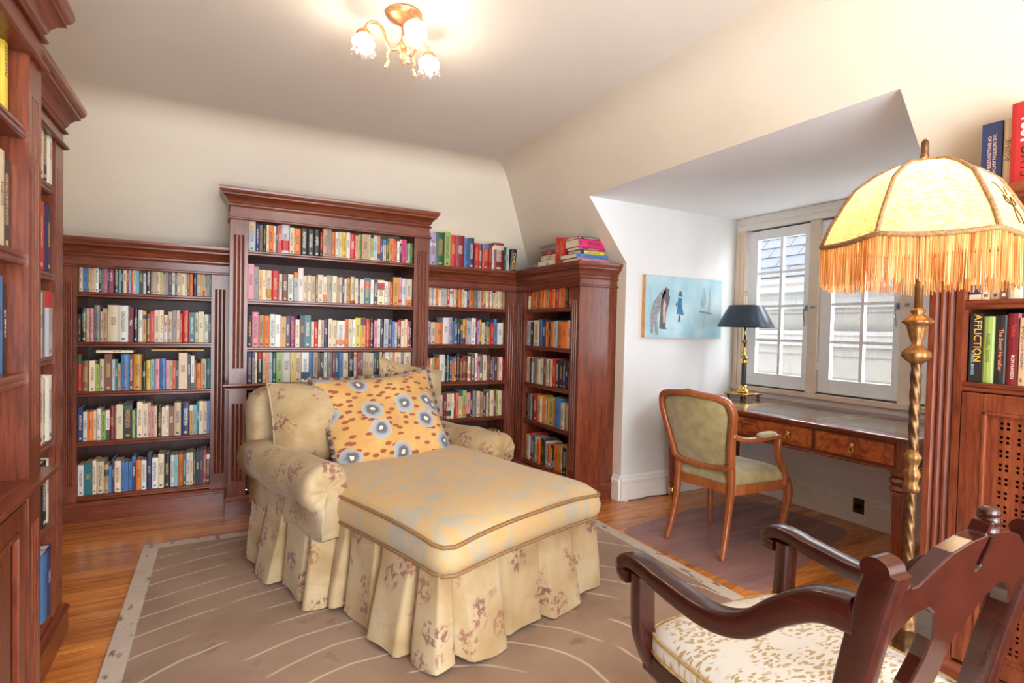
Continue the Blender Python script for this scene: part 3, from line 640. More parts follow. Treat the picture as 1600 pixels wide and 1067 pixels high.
# on top of the lattice-door bookcase
MWr = Matrix.Translation((2.28, 1.04, 0)) @ Matrix.Rotation(-PI / 2, 4, 'Z')
B_NAVY = add_book(MWr @ Matrix.Translation((.125, .03, 1.762)), .056, .235, .16, 'n', 'navy anthology standing on top of the lattice door bookcase', 'books on the lattice door bookcase', rnd=.0, band=False, round_=False, ink=BC['n'])
add_book(MWr @ Matrix.Translation((.183, .03, 1.762)), .028, .235, .16, 'i', 'beige book between the navy anthology and the fat red book', 'books on the lattice door bookcase', band=False)
B_RED = add_book(MWr @ Matrix.Translation((.213, .0, 1.762)), .07, .27, .18, 'r', 'fat red book lettered 1001 DAYS on top of the lattice door bookcase', 'books on the lattice door bookcase', rnd=.0, band=False, round_=True, ink=BC['r'])
AFF = [q for q in ALLB if 'lower shelf, lattice' in q[3]]
for q in AFF[:4]: q[2] = q[2][:8] + (q[2][4][0],)
# the three hundred that show largest are single things, the rest one mass
ALLB.sort(key=lambda q: -q[0])
for q in ALLB[:296]:
    o = finish_books('book', [(Matrix(), q[2])]); o.matrix_world = q[1]; q[5] = o; tag(o, q[3], 'book', q[4])
rest = [q for q in ALLB[296:]]
o = finish_books('packed_books', [(q[1], q[2]) for q in rest]); o['kind'] = 'stuff'; tag(o, 'rows of smaller books packed on the bookcase shelves', 'books')
# lettering that can be read
def lettering(q, text, x, z, size, col, mname, bold=0.0):
    b = q[5]
    if b is None: return
    cu_ = bpy.data.curves.new('lettering', 'FONT'); cu_.body = text; cu_.size = size; cu_.extrude = .0003; cu_.align_x = 'LEFT'; cu_.align_y = 'CENTER'; cu_.offset = bold
    m = bpy.data.materials.get(mname) or plain(mname, rgb(*col), rgb(*[min(255, c + 6) for c in col]), 20, .5)
    cu_.materials.append(m); to = bpy.data.objects.new('lettering', cu_); COL.objects.link(to); to.parent = b
    bpy.context.view_layer.update(); me = bpy.data.meshes.new_from_object(to.evaluated_get(bpy.context.evaluated_depsgraph_get()))
    bpy.data.objects.remove(to); to = bpy.data.objects.new('lettering', me); COL.objects.link(to); to.parent = b
    if not me.materials: me.materials.append(m)
    to.location = (x, -.0006, z); to.rotation_euler = (PI / 2, PI / 2, 0)
lettering(B_RED, '1001', .042, .225, .046, (245, 242, 236), 'print_white', .0012); lettering(B_RED, 'DAYS', .042, .125, .040, (40, 22, 24), 'print_black'); 
lettering(B_NAVY, 'THE NORTON ANTHOLOGY', .036, .195, .0135, (225, 190, 160), 'print_peach'); lettering(B_NAVY, 'OF ENGLISH LITERATURE', .022, .19, .0135, (225, 190, 160), 'print_peach')
lettering(CANCER, 'CANCER', .026, .16, .038, (226, 190, 110), 'print_gold', .0004)
if len(AFF) >= 4:
    lettering(AFF[0], 'AFFLICTION', AFF[0][2][5] * .62, .235, .030, (224, 170, 70), 'print_gold2', .0002); lettering(AFF[0], 'RUSSELL BANKS', AFF[0][2][5] * .3, .11, .012, (150, 200, 210), 'print_aqua')
    lettering(AFF[1], 'RUSSELL BANKS', AFF[1][2][5] * .5, .17, .014, (90, 110, 40), 'print_olive'); lettering(AFF[2], 'The Sweet Hereafter', AFF[2][2][5] * .5, .185, .0165, (230, 140, 110), 'print_salmon')
    lettering(AFF[3], "Niece", AFF[3][2][5] * .5, .20, .017, (214, 70, 50), 'print_red'); lettering(AFF[3], 'RON HANSEN', AFF[3][2][5] * .5, .10, .0125, (235, 220, 200), 'print_cream')
# ================================================================== FABRICS
def weave(t, col, rough=.85, st=.15):
    w = t.noise(t.coord((1, 1, 1)), 420, 2); t.bump(w.outputs[0], st, .002)
    t.set(col, rough); t.b.inputs['Sheen Weight'].default_value = .15; return t.m
def vor(t, vec, scale, rnd=1.0, feature='F1', dim=None):
    v = t.n('ShaderNodeTexVoronoi', feature=feature)
    if dim: v.voronoi_dimensions = dim
    v.inputs['Scale'].default_value = scale; v.inputs['Randomness'].default_value = rnd; t.l(vec, v.inputs['Vector']); return v
def warp(t, vec, scale, amt):
    n = t.noise(vec, scale, 3); a = t.n('ShaderNodeVectorMath', operation='MULTIPLY_ADD'); t.l(n.outputs[1], a.inputs[0]); a.inputs[1].default_value = (amt,) * 3; t.l(vec, a.inputs[2]); return a.outputs[0]
# cream slipcover with plum flower sprigs
t = NT('cream_floral_slipcover'); v = t.coord(); base = t.ramp(t.noise(v, 5, 4).outputs[0], [(.3, rgb(158, 128, 84)), (.5, rgb(180, 154, 114)), (.75, rgb(192, 174, 142))])
vw = warp(t, v, 28, .03); cl = t.ramp(vor(t, v, 7.5, .9).outputs['Distance'], [(.33, (1, 1, 1)), (.42, (0, 0, 0))])
pet = t.ramp(t.noise(v, 48, 3, .6).outputs[0], [(.49, (0, 0, 0)), (.56, (1, 1, 1))]); fl = t.math('MULTIPLY', cl, pet)
stem = t.math('MULTIPLY', t.ramp(vor(t, warp(t, v, 9, .1), 8, 1, 'DISTANCE_TO_EDGE').outputs['Distance'], [(.012, (1, 1, 1)), (.03, (0, 0, 0))]), t.ramp(t.noise(v, 6).outputs[0], [(.5, (0, 0, 0)), (.56, (1, 1, 1))]))
c = t.mix(t.math('MULTIPLY', stem, .22), base, rgb(150, 116, 78)); c = t.mix(t.math('MULTIPLY', fl, .8), c, t.ramp(vor(t, v, 7.5, .9).outputs['Color'], [(.3, rgb(112, 62, 62)), (.6, rgb(138, 78, 66)), (.9, rgb(150, 98, 60))]))
M['slip'] = weave(t, c)
# gold cushion with slate-blue flowers
t = NT('gold_floral_cushion'); v = t.coord(); base = t.ramp(t.noise(v, 6, 3).outputs[0], [(.3, rgb(190, 140, 76)), (.7, rgb(212, 168, 104))])
vw = warp(t, v, 26, .035); vf = vor(t, vw, 7.0, .8, dim='2D'); d = vf.outputs['Distance']
fl = t.ramp(d, [(.0, rgb(226, 214, 186)), (.075, rgb(226, 214, 186)), (.09, rgb(92, 86, 92)), (.21, rgb(112, 110, 118)), (.23, rgb(146, 150, 156)), (.38, rgb(170, 172, 168)), (.40, rgb(170, 172, 168))])
isf = t.math('MULTIPLY', t.ramp(d, [(.39, (1, 1, 1)), (.41, (0, 0, 0))]), t.ramp(vf.outputs['Color'], [(.36, (0, 0, 0)), (.37, (1, 1, 1))]))
lv = vor(t, t.coord((1, 1.9, .3), (0, 0, .7)), 18, .95, dim='2D'); lf = t.math('MULTIPLY', t.ramp(lv.outputs['Distance'], [(.30, (1, 1, 1)), (.35, (0, 0, 0))]), t.ramp(lv.outputs['Color'], [(.46, (0, 0, 0)), (.47, (1, 1, 1))]))
c = t.mix(t.math('MULTIPLY', lf, .9), base, rgb(136, 66, 46)); c = t.mix(isf, c, fl); M['goldfloral'] = weave(t, c)
# damask seat
t = NT('gold_blue_damask'); v = warp(t, t.coord((1, 1, .3)), 5, .25); n = t.noise(v, 10, 6, .65, 1.0)
c = t.ramp(n.outputs[0], [(.36, rgb(200, 162, 106)), (.50, rgb(194, 164, 118)), (.56, rgb(180, 164, 136)), (.7, rgb(168, 162, 150))]); M['damask'] = weave(t, c, .7)
M['rope'] = plain('bronze_rope', rgb(120, 84, 48), rgb(168, 128, 82), 160, .7, bump=.6)
M['velvet'] = plain('olive_velvet', rgb(138, 122, 74), rgb(166, 150, 102), 18, .75, bump=.15)
M['velvet'].node_tree.nodes['Principled BSDF'].inputs['Sheen Weight'].default_value = .5
t = NT('white_gold_brocade'); v = t.coord(); vv = vor(t, warp(t, t.coord((1, 2.3, .3), (0, 0, .6)), 24, .05), 40, 1, dim='2D'); cl = t.ramp(t.noise(v, 10, 2).outputs[0], [(.40, (0, 0, 0)), (.46, (1, 1, 1))])
lf = t.math('MULTIPLY', t.ramp(vv.outputs['Distance'], [(.27, (1, 1, 1)), (.36, (0, 0, 0))]), cl); M['brocade'] = weave(t, t.mix(lf, rgb(214, 208, 198), rgb(172, 144, 94)), .75)

def spow(a, e): return math.copysign(abs(a) ** e, a)
def puff(mb, c, h, e1=.5, e2=.4, nu=28, nv=14, warpf=None):
    rings = []
    for j in range(nv + 1):
        ph = -PI / 2 + PI * j / nv; r = []
        for i in range(nu):
            th = 2 * PI * i / nu; cp = spow(math.cos(ph), e1)
            p = (c[0] + h[0] * cp * spow(math.cos(th), e2), c[1] + h[1] * cp * spow(math.sin(th), e2), c[2] + h[2] * spow(math.sin(ph), e1))
            r.append(warpf(p) if warpf else p)
        rings.append(r)
    return mb.loft(rings)
def pillow(name, label, loc, rot, hx, hy, th, m, cat='cushion', trim=None, group=None, n=18, seed=1):
    r = thing(name, label, cat, loc, 0, group); r.rotation_euler = rot
    rnd = random.Random(seed); ph = [rnd.uniform(0, 6) for _ in range(6)]
    def P(a, b, s):
        f = max(0, (1 - abs(a) ** 2.6)) ** .55 * max(0, (1 - abs(b) ** 2.6)) ** .55
        x = hx * a * (1 - .07 * (1 - b * b)); y = hy * b * (1 - .07 * (1 - a * a))
        z = s * th * f + .012 * f * (math.sin(5 * a + ph[0]) * math.sin(4 * b + ph[1])) + .006 * math.sin(9 * a * b + ph[2]) * f + .02 * math.sin(1.5 * a + ph[3]) * b
        return (x, y, z)
    mb = MB()
    for s in (1, -1):
        mb.loft([[P(-1 + 2 * i / n, -1 + 2 * j / n, s) for i in range(n + 1)] for j in range(n + 1)], closed=False, caps=False)
    o = mb.build('cushion_cover', m, r, smooth=True)
    edge = [P(-1 + 2 * i / 12, -1, 0) for i in range(12)] + [P(1, -1 + 2 * i / 12, 0) for i in range(12)] + [P(1 - 2 * i / 12, 1, 0) for i in range(12)] + [P(-1, 1 - 2 * i / 12, 0) for i in range(12)]
    if trim == 'tassel':
        tb = MB(); tb.tube(edge, .006, 6, closed=True)
        E = spline(edge, 2, True)
        for k, p in enumerate(E):
            c = Vector((p.x, p.y, 0)); od = c.normalized() if c.length else Vector((1, 0, 0)); q = p + od * .012
            puff(tb.mat(k % 2), tuple(q), (.0125, .0125, .0125), 1, 1, 7, 5)
        tb.build('tassel_trim', [M['tassel_a'], M['tassel_b']], r, smooth=True)
    else:
        MB().tube(edge, .0055, 6, closed=True).build('piping', M['slip'], r, smooth=True)
    return r
M['tassel_a'] = plain('tassel_taupe', rgb(120, 100, 84), rgb(160, 140, 116), 200, .8); M['tassel_b'] = plain('tassel_plum', rgb(70, 48, 50), rgb(110, 84, 80), 200, .8)

# ================================================================== RUG
rug = thing('area_rug', 'taupe rug with pale wavy lines and light border under the chaise', 'rug', (RUG[0], RUG[2], 0))
RW, RL = RUG[1] - RUG[0], RUG[3] - RUG[2]; bw = .078
t = NT('taupe_carved_wool'); v = t.coord(); nb = t.noise(v, 2.2, 4); fine = t.noise(v, 160, 2)
base = t.ramp(nb.outputs[0], [(.3, rgb(140, 112, 94)), (.55, rgb(160, 134, 114)), (.75, rgb(168, 144, 124))])
wv = t.n('ShaderNodeTexWave', wave_type='RINGS', rings_direction='Z'); wv.inputs['Scale'].default_value = 1.7; wv.inputs['Distortion'].default_value = 3.0; wv.inputs['Detail'].default_value = 3; wv.inputs['Detail Scale'].default_value = .8
t.l(t.coord((1, 1.25, 1), loc=(-.95, -1.5, 0)), wv.inputs['Vector'])
ln = t.math('MULTIPLY', t.ramp(wv.outputs[0], [(.982, (0, 0, 0)), (.996, (1, 1, 1))]), t.ramp(t.noise(v, 3.5, 2).outputs[0], [(.40, (0, 0, 0)), (.48, (1, 1, 1))]))
spot = t.math('MULTIPLY', t.ramp(t.noise(v, 7, 3).outputs[0], [(.64, (0, 0, 0)), (.74, (1, 1, 1))]), .5)
c = t.mix(spot, base, rgb(104, 72, 60)); c = t.mix(t.math('MULTIPLY', ln, .75), c, rgb(212, 196, 176)); t.bump(fine.outputs[0], .3, .004)
M['rug'] = t.set(c, .95)
t = NT('rug_border_wool'); v = t.coord(); sp2 = t.ramp(t.noise(t.coord((6, 2.5, 1)), 4, 3).outputs[0], [(.58, (0, 0, 0)), (.68, (1, 1, 1))])
c = t.mix(sp2, t.ramp(t.noise(v, 5).outputs[0], [(.3, rgb(190, 174, 158)), (.7, rgb(204, 190, 174))]), rgb(128, 100, 84)); t.bump(t.noise(v, 160, 2).outputs[0], .3, .004); M['rugb'] = t.set(c, .95)
MB().box(bw, RW - bw, bw, RL - bw, .0005, .011).build('rug_field', M['rug'], rug)
for (a, b, c_, d_) in ((0, bw, 0, RL), (RW - bw, RW, 0, RL), (bw, RW - bw, RL - bw, RL), (bw, RW - bw, 0, bw)): MB().box(a, b, c_, d_, .0005, .0105).build('rug_border', M['rugb'], rug, bevel=.003)

# ================================================================== CHAISE
CTH = math.radians(18.5); CO = (1.165, 1.955, .011)
ch = thing('chaise_lounge', 'wide cream floral chaise lounge with rolled arms and pleated skirt on the rug', 'chaise', CO, CTH)
foot = [(-.575, 1.46), (-.575, .80), (-.485, .74), (-.485, .02), (.485, .02), (.485, .74), (.575, .80), (.575, 1.46)]
def resample(P, step):
    out = []; s = 0
    for i in range(len(P) - 1):
        a, b = Vector(P[i]), Vector(P[i + 1]); L = (b - a).length; n = max(1, round(L / step))
        for k in range(n): out.append((a.lerp(b, k / n), (b - a).normalized(), s + L * k / n))
        s += L
    out.append((Vector(P[-1]), (Vector(P[-1]) - Vector(P[-2])).normalized(), s)); return out
def pleat(s):
    q = (s + .07) / .235; f = q - math.floor(q); k = int(math.floor(q)) % 2
    edge = min(f, 1 - f)
    fold = -1.0 if edge < .07 else 0.0
    amp = 1.0 if k else .15
    return fold, amp * min(1, (edge - .0) / .12) if fold == 0 else -.6
rows_z = [(.345, 0.004), (.30, .012), (.22, .030), (.12, .052), (.05, .066), (.012, .072)]
SM = resample(foot, .012); rings = []
nrm = []
for i, (p, d, s) in enumerate(SM):
    d2 = (SM[min(i + 4, len(SM) - 1)][0] - SM[max(i - 4, 0)][0]); d2.normalize(); nrm.append(Vector((-d2.y, d2.x)) * -1)
cen = Vector((0, .7)); rr = random.Random(3)
for z, o in rows_z:
    ring = []
    for (p, d, s), nv_ in zip(SM, nrm):
        n2 = nv_ if nv_.dot(p - cen) > 0 else -nv_
        fold, a = pleat(s); off = o * (.35 + .65 * max(a, 0)) if fold == 0 else -.028 * (1 if z < .33 else .5) + o * .2
        off += .006 * math.sin(s * 23 + z * 9) * (1 - z / .35)
        zz = z + (.010 * math.sin(s * 17) if z < .02 else 0)
        if z > .34: zz += .02 if abs(p.x) < .5 and p.y < .76 else 0
        ring.append((p.x + n2.x * off, p.y + n2.y * off, max(zz, .004)))
    rings.append(ring)
MB().loft(rings, closed=False, caps=False).build('pleated_skirt', M['slip'], ch, smooth=True)
mb = MB(); mb.prism([(-.47, .03), (.47, .03), (.47, .76), (.56, .82), (.56, 1.44), (-.56, 1.44), (-.56, .82), (-.47, .76)], 'z', .10, .365); mb.build('upholstered_base', M['slip'], ch)
# seat cushion
def rr_foot(hw, hl, r, s, n=10):
    pts = []
    for cx, cy, a0 in ((hw - r, hl - r, 0), (-hw + r, hl - r, PI / 2), (-hw + r, -hl + r, PI), (hw - r, -hl + r, 1.5 * PI)):
        for k in range(n): a = a0 + PI / 2 * k / (n - 1); pts.append((s * (cx + r * math.cos(a)), s * (cy + r * math.sin(a))))
    out = []
    for i in range(len(pts)):
        a, b = Vector(pts[i]), Vector(pts[(i + 1) % len(pts)]); m = max(1, int((b - a).length / (.07 * max(s, .3))))
        out.append(tuple(a))
    return out
def dens(pts, n):
    L = [0]; P = [Vector(p) for p in pts] + [Vector(pts[0])]
    for i in range(len(pts)): L.append(L[-1] + (P[i + 1] - P[i]).length)
    out = []; j = 0
    for k in range(n):
        t_ = L[-1] * k / n
        while L[j + 1] < t_: j += 1
        out.append(P[j].lerp(P[j + 1], (t_ - L[j]) / max(1e-9, L[j + 1] - L[j])))
    return out
hw, hl, cy = .495, .60, .575; FT = dens(rr_foot(hw, hl, .07, 1), 96)
def wob(p): return .010 * math.sin(4 * p.x + 1) * math.sin(3.5 * p.y) + .006 * math.sin(9 * p.x - 5 * p.y)
def sag(p):                               # the outer corners droop a little
    return -.035 * (abs(p.x) / hw) ** 3 * max(0, -p.y / hl) ** 3
prof = [(.93, .362), (.985, .372), (1.012, .40), (1.018, .43), (1.01, .462), (1.0, .485), (.985, .497), (.94, .515), (.85, .533), (.68, .548), (.48, .556), (.25, .560), (.06, .561)]
rings = []
for s, z in prof: rings.append([(p.x * s, cy + p.y * s, z + (wob(p * s) if s < 1.0 else 0) * (1 if z > .49 else 0) + sag(p * s) * (1 if z > .44 else .6)) for p in FT])
MB().loft(rings).build('seat_cushion', M['damask'], ch, smooth=True)
for s, z, k in ((1.004, .489, 1), (.992, .370, .6)): MB().tube([(p.x * s, cy + p.y * s, z + sag(p * s) * k) for p in FT], .0075, 6, closed=True).build('rope_piping', M['rope'], ch, smooth=True)
# arms
sec = [(0, .30), (0, .46), (.004, .54), (.03, .60), (.085, .635), (.145, .635), (.195, .605), (.215, .55), (.205, .49), (.175, .445), (.150, .415), (.150, .30)]
for sd in (-1, 1):
    rings = []; S2 = [Vector(p) for p in spline([(a, b, 0) for a, b in sec], 3)]; c0 = Vector((.11, .52, 0))
    for v_, k in ((.716, .06), (.712, .25), (.706, .5), (.706, .72), (.714, .88), (.735, .985), (.765, 1.015), (.82, 1.015), (.95, 1.0), (1.15, .99), (1.35, .98), (1.50, .97)):
        rg = []
        for p in S2:
            q = c0 + (p - c0) * k if p.y > .36 else p
            rg.append((sd * (.43 + q.x + .010 * math.sin(14 * v_ + p.y * 8) * (1 if p.y > .4 else 0)), v_ + (.011 * math.cos(9 * math.atan2(p.y - c0.y, p.x - c0.x)) * (1 - abs(2 * k - 1.1)) if v_ < .74 and p.y > .36 else 0), q.y + .008 * math.sin(v_ * 19 + p.x * 12)))
        rings.append(rg)
    MB().loft(rings).build('rolled_arm', M['slip'], ch, smooth=True)
# back
puff(MB(), (0, 1.47, .60), (.575, .105, .315), .35, .4, 40, 18, lambda p: (p[0] * (1 + .0 * p[2]), p[1] + (p[2] - .3) * .16, p[2] + .012 * math.sin(p[0] * 7))).build('upholstered_back', M['slip'], ch, smooth=True)
def chw(u, v, z): return (CO[0] + math.cos(CTH) * u - math.sin(CTH) * v, CO[1] + math.sin(CTH) * u + math.cos(CTH) * v, CO[2] + z)
pillow('cushion', 'cream floral back cushion beside the tasselled gold cushion, against the chaise back', chw(-.29, 1.29, .705), (math.radians(66), math.radians(4), CTH - .10), .265, .235, .135, M['slip'], seed=4)
pillow('cushion', 'cream floral cushion peeking out behind the gold cushion', chw(.37, 1.36, .775), (math.radians(70), math.radians(14), CTH + .02), .25, .25, .09, M['slip'], seed=5)
pillow('cushion', 'large gold cushion with slate blue flowers and tassel trim on the chaise', chw(.015, 1.11, .715), (math.radians(55), math.radians(-2), CTH - .12), .355, .305, .10, M['goldfloral'], trim='tassel', seed=9)

# ================================================================== DESK
DX, DY, DZ = 3.362, 2.25, .765
dk = thing('writing_desk', 'mahogany writing desk with dark leather top and brass ring pulls under the window', 'desk', (DX, DY, 0))
hx, hy = .412, .845
mb = MB(); mb.mould([(-hx, -hy), (-hx, hy), (hx, hy), (hx, -hy)][::-1], [(-.10, DZ - .028), (-.012, DZ - .028), (-.004, DZ - .024), (-.004, DZ - .018), (0, DZ - .014), (.004, DZ - .008), (0, DZ - .002), (-.006, DZ), (-.10, DZ)], closed=True)
mb.build('top_rim', M['desk'], dk)
t = NT('dark_tooled_leather'); n = t.noise(t.coord(), 90, 3); n0 = t.noise(t.coord(), 5, 3); t.bump(n.outputs[0], .06, .001)
M['leather'] = t.set(t.ramp(n0.outputs[0], [(.3, rgb(34, 34, 40)), (.7, rgb(52, 50, 56))]), .11, coat=1.0)
gold = plain('gold_tooling', rgb(150, 130, 92), rgb(186, 164, 120), 90, .35, .4)
for (a, b) in ((-.745, -.30), (-.298, .298), (.30, .745)):
    MB().box(-hx + .099, hx - .099, a, b, DZ - .02, DZ + .0004).build('leather_panel', M['leather'], dk)
    for ins in (.018, .028):
        g = MB(); x0, x1, y0, y1 = -hx + .099 + ins, hx - .099 - ins, a + ins, b - ins; e = .0018; z0, z1 = DZ + .0004, DZ + .0009
        g.box(x0, x1, y0, y0 + e, z0, z1); g.box(x0, x1, y1 - e, y1, z0, z1); g.box(x0, x0 + e, y0, y1, z0, z1); g.box(x1 - e, x1, y0, y1, z0, z1); g.build('gold_tooled_line', gold, dk)
mb = MB(); mb.box(-hx + .028, hx - .028, -hy + .03, hy - .03, .592, DZ - .028); mb.build('apron', M['desk'], dk, bevel=.002)
MB().mould([(-hx + .028, -hy + .03), (-hx + .028, hy - .03), (hx - .028, hy - .03), (hx - .028, -hy + .03)][::-1], [(0, .590), (.008, .590), (.010, .598), (.004, .604), (0, .604)], closed=True).build('apron_bead', M['desk'], dk)
def ring_pull(parent, x, y, z):
    mb = MB(); puff(mb, (x - .006, y, z + .012), (.009, .013, .014), .9, .9, 12, 8); puff(mb, (x - .012, y, z + .006), (.006, .007, .006), 1, 1, 8, 6); p = mb.build('lion_mask_plate', M['brass'], parent, smooth=True)
    MB().tube([(x - .014 - .002 * math.sin(a), y + .0135 * math.cos(a), z - .012 + .0145 * math.sin(a)) for a in [2 * PI * k / 16 for k in range(16)]], .0028, 6, up=(1, 0, 0), closed=True).build('pull_ring', M['brass'], parent, smooth=True)
for (y0, y1, pulls) in ((-.765, -.36, (-.5625,)), (-.335, .335, (-.19, .19)), (.36, .765, (.5625,))):
    x = -hx + .028; dr = MB().box(x - .006, x + .01, y0, y1, .618, .722).build('drawer', M['flame'], dk, bevel=.001)
    bd = MB(); e = .007
    for (a, b, c_, d_) in ((y0 - e, y1 + e, .611, .618), (y0 - e, y1 + e, .722, .729), (y0 - e, y0, .611, .729), (y1, y1 + e, .611, .729)): bd.box(x - .009, x, a, b, c_, d_)
    bd.build('cock_bead', M['desk'], dr, bevel=.001)
    for p in pulls: ring_pull(dr, x - .006, p, .668)
for sx in (-1, 1):
    for sy in (-1, 1):
        cx, cy_ = sx * (hx - .068), sy * (hy - .068)
        mb = MB(); mb.box(cx - .0425, cx + .0425, cy_ - .0425, cy_ + .0425, .586, DZ - .0285)
        mb.lathe([(.024, .48), (.040, .487), (.046, .497), (.040, .507), (.034, .515), (.044, .524), (.049, .537), (.044, .550), (.034, .558), (.042, .566), (.044, .580), (.040, .588)], 24, (cx, cy_, 0))
        lg = mb.build('leg', M['desk_leg'], dk, smooth=True, angle=35)
        MB().lathe([(.018, .085), (.021, .10), (.030, .40), (.036, .47), (.037, .482)], 60, (cx, cy_, 0), star=12, amp=.07).build('fluted_shaft', M['desk_leg'], lg, smooth=True)
        ca = MB().lathe([(.010, .05), (.020, .055), (.022, .075), (.019, .09)], 16, (cx, cy_, 0)); ca.box(cx - .004 - .012, cx + .004 + .012, cy_ - .010, cy_ + .010, .018, .052)
        co = ca.build('castor_cup', M['brass'], lg, smooth=True, angle=40)
        w_ = MB(); w_.loft([[(cx + k, cy_ + .018 * math.cos(a) + .008, .0185 + .018 * math.sin(a)) for a in [2 * PI * j / 16 for j in range(16)]] for k in (-.007, .007)]); w_.build('castor_wheel', M['brass'], lg, smooth=True, angle=40)

# ================================================================== CHAIR MAT
t = NT('clear_vinyl_mat'); tr = t.n('ShaderNodeBsdfTransparent'); tr.inputs[0].default_value = (.90, .87, .88, 1); df = t.n('ShaderNodeBsdfPrincipled'); df.inputs['Base Color'].default_value = rgb(196, 176, 184); df.inputs['Roughness'].default_value = .22
mx = t.n('ShaderNodeMixShader'); n = t.noise(t.coord(), 60, 2); t.l(t.ramp(n.outputs[0], [(.3, (.21, .21, .21)), (.7, (.26, .26, .26))]), mx.inputs[0]); t.l(tr.outputs[0], mx.inputs[1]); t.l(df.outputs[0], mx.inputs[2]); t.l(mx.outputs[0], t.out.inputs[0])
mat_o = MB().prism([tuple(p) for p in [(2.235, 2.60), (2.25, 2.66), (2.31, 2.69), (2.98, 2.79), (3.05, 2.78), (3.44, 2.74), (3.58, 2.68), (3.62, 2.14), (3.60, 2.06), (3.5, 2.0), (2.40, 1.73), (2.33, 1.73), (2.29, 1.79)]], 'z', .0006, .0032).build('chair_mat', t.m)
tag(mat_o, 'clear plastic chair mat on the floor under the desk chair', 'chair mat')

# ================================================================== DESK CHAIR (faces +y locally)
dc = thing('desk_armchair', 'carved wood armchair with olive velvet seat and back at the desk', 'armchair', (2.70, 2.285, .0034), math.radians(6.0 - 90))
Wn = M['walnut']
def tilt(x, z, off=0): return (x, -.195 - (z - .45) * .24 - .05 * (1 - (x / .24) ** 2) * max(0, min(1, (z - .45) / .4)) * 1.0 + off, z)
loopxz = [(-.172, .505), (0, .485), (.172, .505), (.195, .56), (.212, .66), (.232, .76), (.240, .82), (.222, .878), (.165, .902), (.08, .910), (0, .918), (-.08, .910), (-.165, .902), (-.222, .878), (-.240, .82), (-.232, .76), (-.212, .66), (-.195, .56)]
loop = spline([tilt(*p) for p in loopxz], 4, True)
MB().sweep(loop, rrect(.017, .022, .009, 2), up=(0, 1, .0), closed=True).build('back_frame', Wn, dc, smooth=True)
cb = MB()
for k in range(-2, 3): puff(cb, tilt(k * .018, .931 - abs(k) * .004, .0), (.012, .010, .011), 1, 1, 8, 6)
cb.build('crest_carving', Wn, dc, smooth=True)
pz = [(p[0] * .9, .49 + (p[1] - .49) * .955 + .005) for p in loopxz]; pz = [(q.x, q.z) for q in spline([(a, 0, b) for a, b in pz], 3, True)]
for nm, sg in (('back_upholstery', 1), ('back_lining', -1)):
    rings = [];  czc = .71
    for s, dpt in ((1, .004), (.93, .016), (.8, .024), (.55, .03), (.25, .032), (.02, .033)):
        rings.append([tilt(x * s, czc + (z - czc) * s, sg * dpt * (1 if sg > 0 else .35)) for x, z in pz])
    MB().loft(rings).build(nm, M['velvet'], dc, smooth=True)
for sd in (-1, 1):
    MB().sweep(spline([(sd * .178, -.200, .52), (sd * .180, -.195, .45), (sd * .182, -.195, .38), (sd * .180, -.212, .24), (sd * .186, -.245, .10), (sd * .192, -.275, .0)], 4), rrect(.018, .018, .008, 2), up=(0, 1, 0), scales=[1.15 - .45 * k / 20 for k in range(21)]).build('leg', Wn, dc, smooth=True)
    MB().sweep(spline([(sd * .255, .225, .405), (sd * .268, .240, .33), (sd * .262, .235, .24), (sd * .248, .222, .12), (sd * .250, .228, .03), (sd * .254, .236, .0)], 4), rrect(.022, .022, .009, 2), up=(0, 1, 0), scales=[1.15 - .6 * min(1, k / 16) + (.12 if k > 18 else 0) for k in range(21)]).build('leg', Wn, dc, smooth=True)
    arm = spline([(sd * .226, -.268, .700), (sd * .236, -.18, .672), (sd * .262, -.06, .668), (sd * .275, .03, .676), (sd * .278, .10, .672), (sd * .272, .125, .650)], 4)
    MB().sweep(arm, rrect(.017, .014, .007, 2)).build('arm', Wn, dc, smooth=True)
    MB().sweep(spline([(sd * .274, .115, .668), (sd * .270, .108, .61), (sd * .262, .135, .54), (sd * .268, .178, .47), (sd * .270, .19, .41), (sd * .265, .185, .375)], 4), rrect(.018, .016, .007, 2), up=(0, 1, 0)).build('arm_support', Wn, dc, smooth=True)
    puff(MB(), (sd * .268, -.005, .692), (.026, .085, .016), .8, .7, 20, 10).build('arm_pad', M['velvet'], dc, smooth=True)
seatp = [(-.19, -.185), (0, -.20), (.19, -.185), (.235, .0), (.272, .17), (.262, .235), (.15, .262), (0, .270), (-.15, .262), (-.262, .235), (-.272, .17), (-.235, .0)]
sp3 = [(q.x, q.y) for q in spline([(a, b, 0) for a, b in seatp], 5, True)]
MB().loft([[(x, y, z - (.018 * math.cos(x * 12) * (1 if y > .2 else 0) if z < .37 else 0)) for x, y in sp3] for z in (.352, .358, .402, .408)]).build('seat_rail', Wn, dc, smooth=True, angle=40)
MB().loft([[(x * s, .03 + (y - .03) * s, z) for x, y in sp3] for s, z in ((.97, .402), (.99, .425), (.97, .448), (.90, .466), (.72, .482), (.45, .492), (.2, .495), (.02, .496))]).build('seat_cushion', M['velvet'], dc, smooth=True)

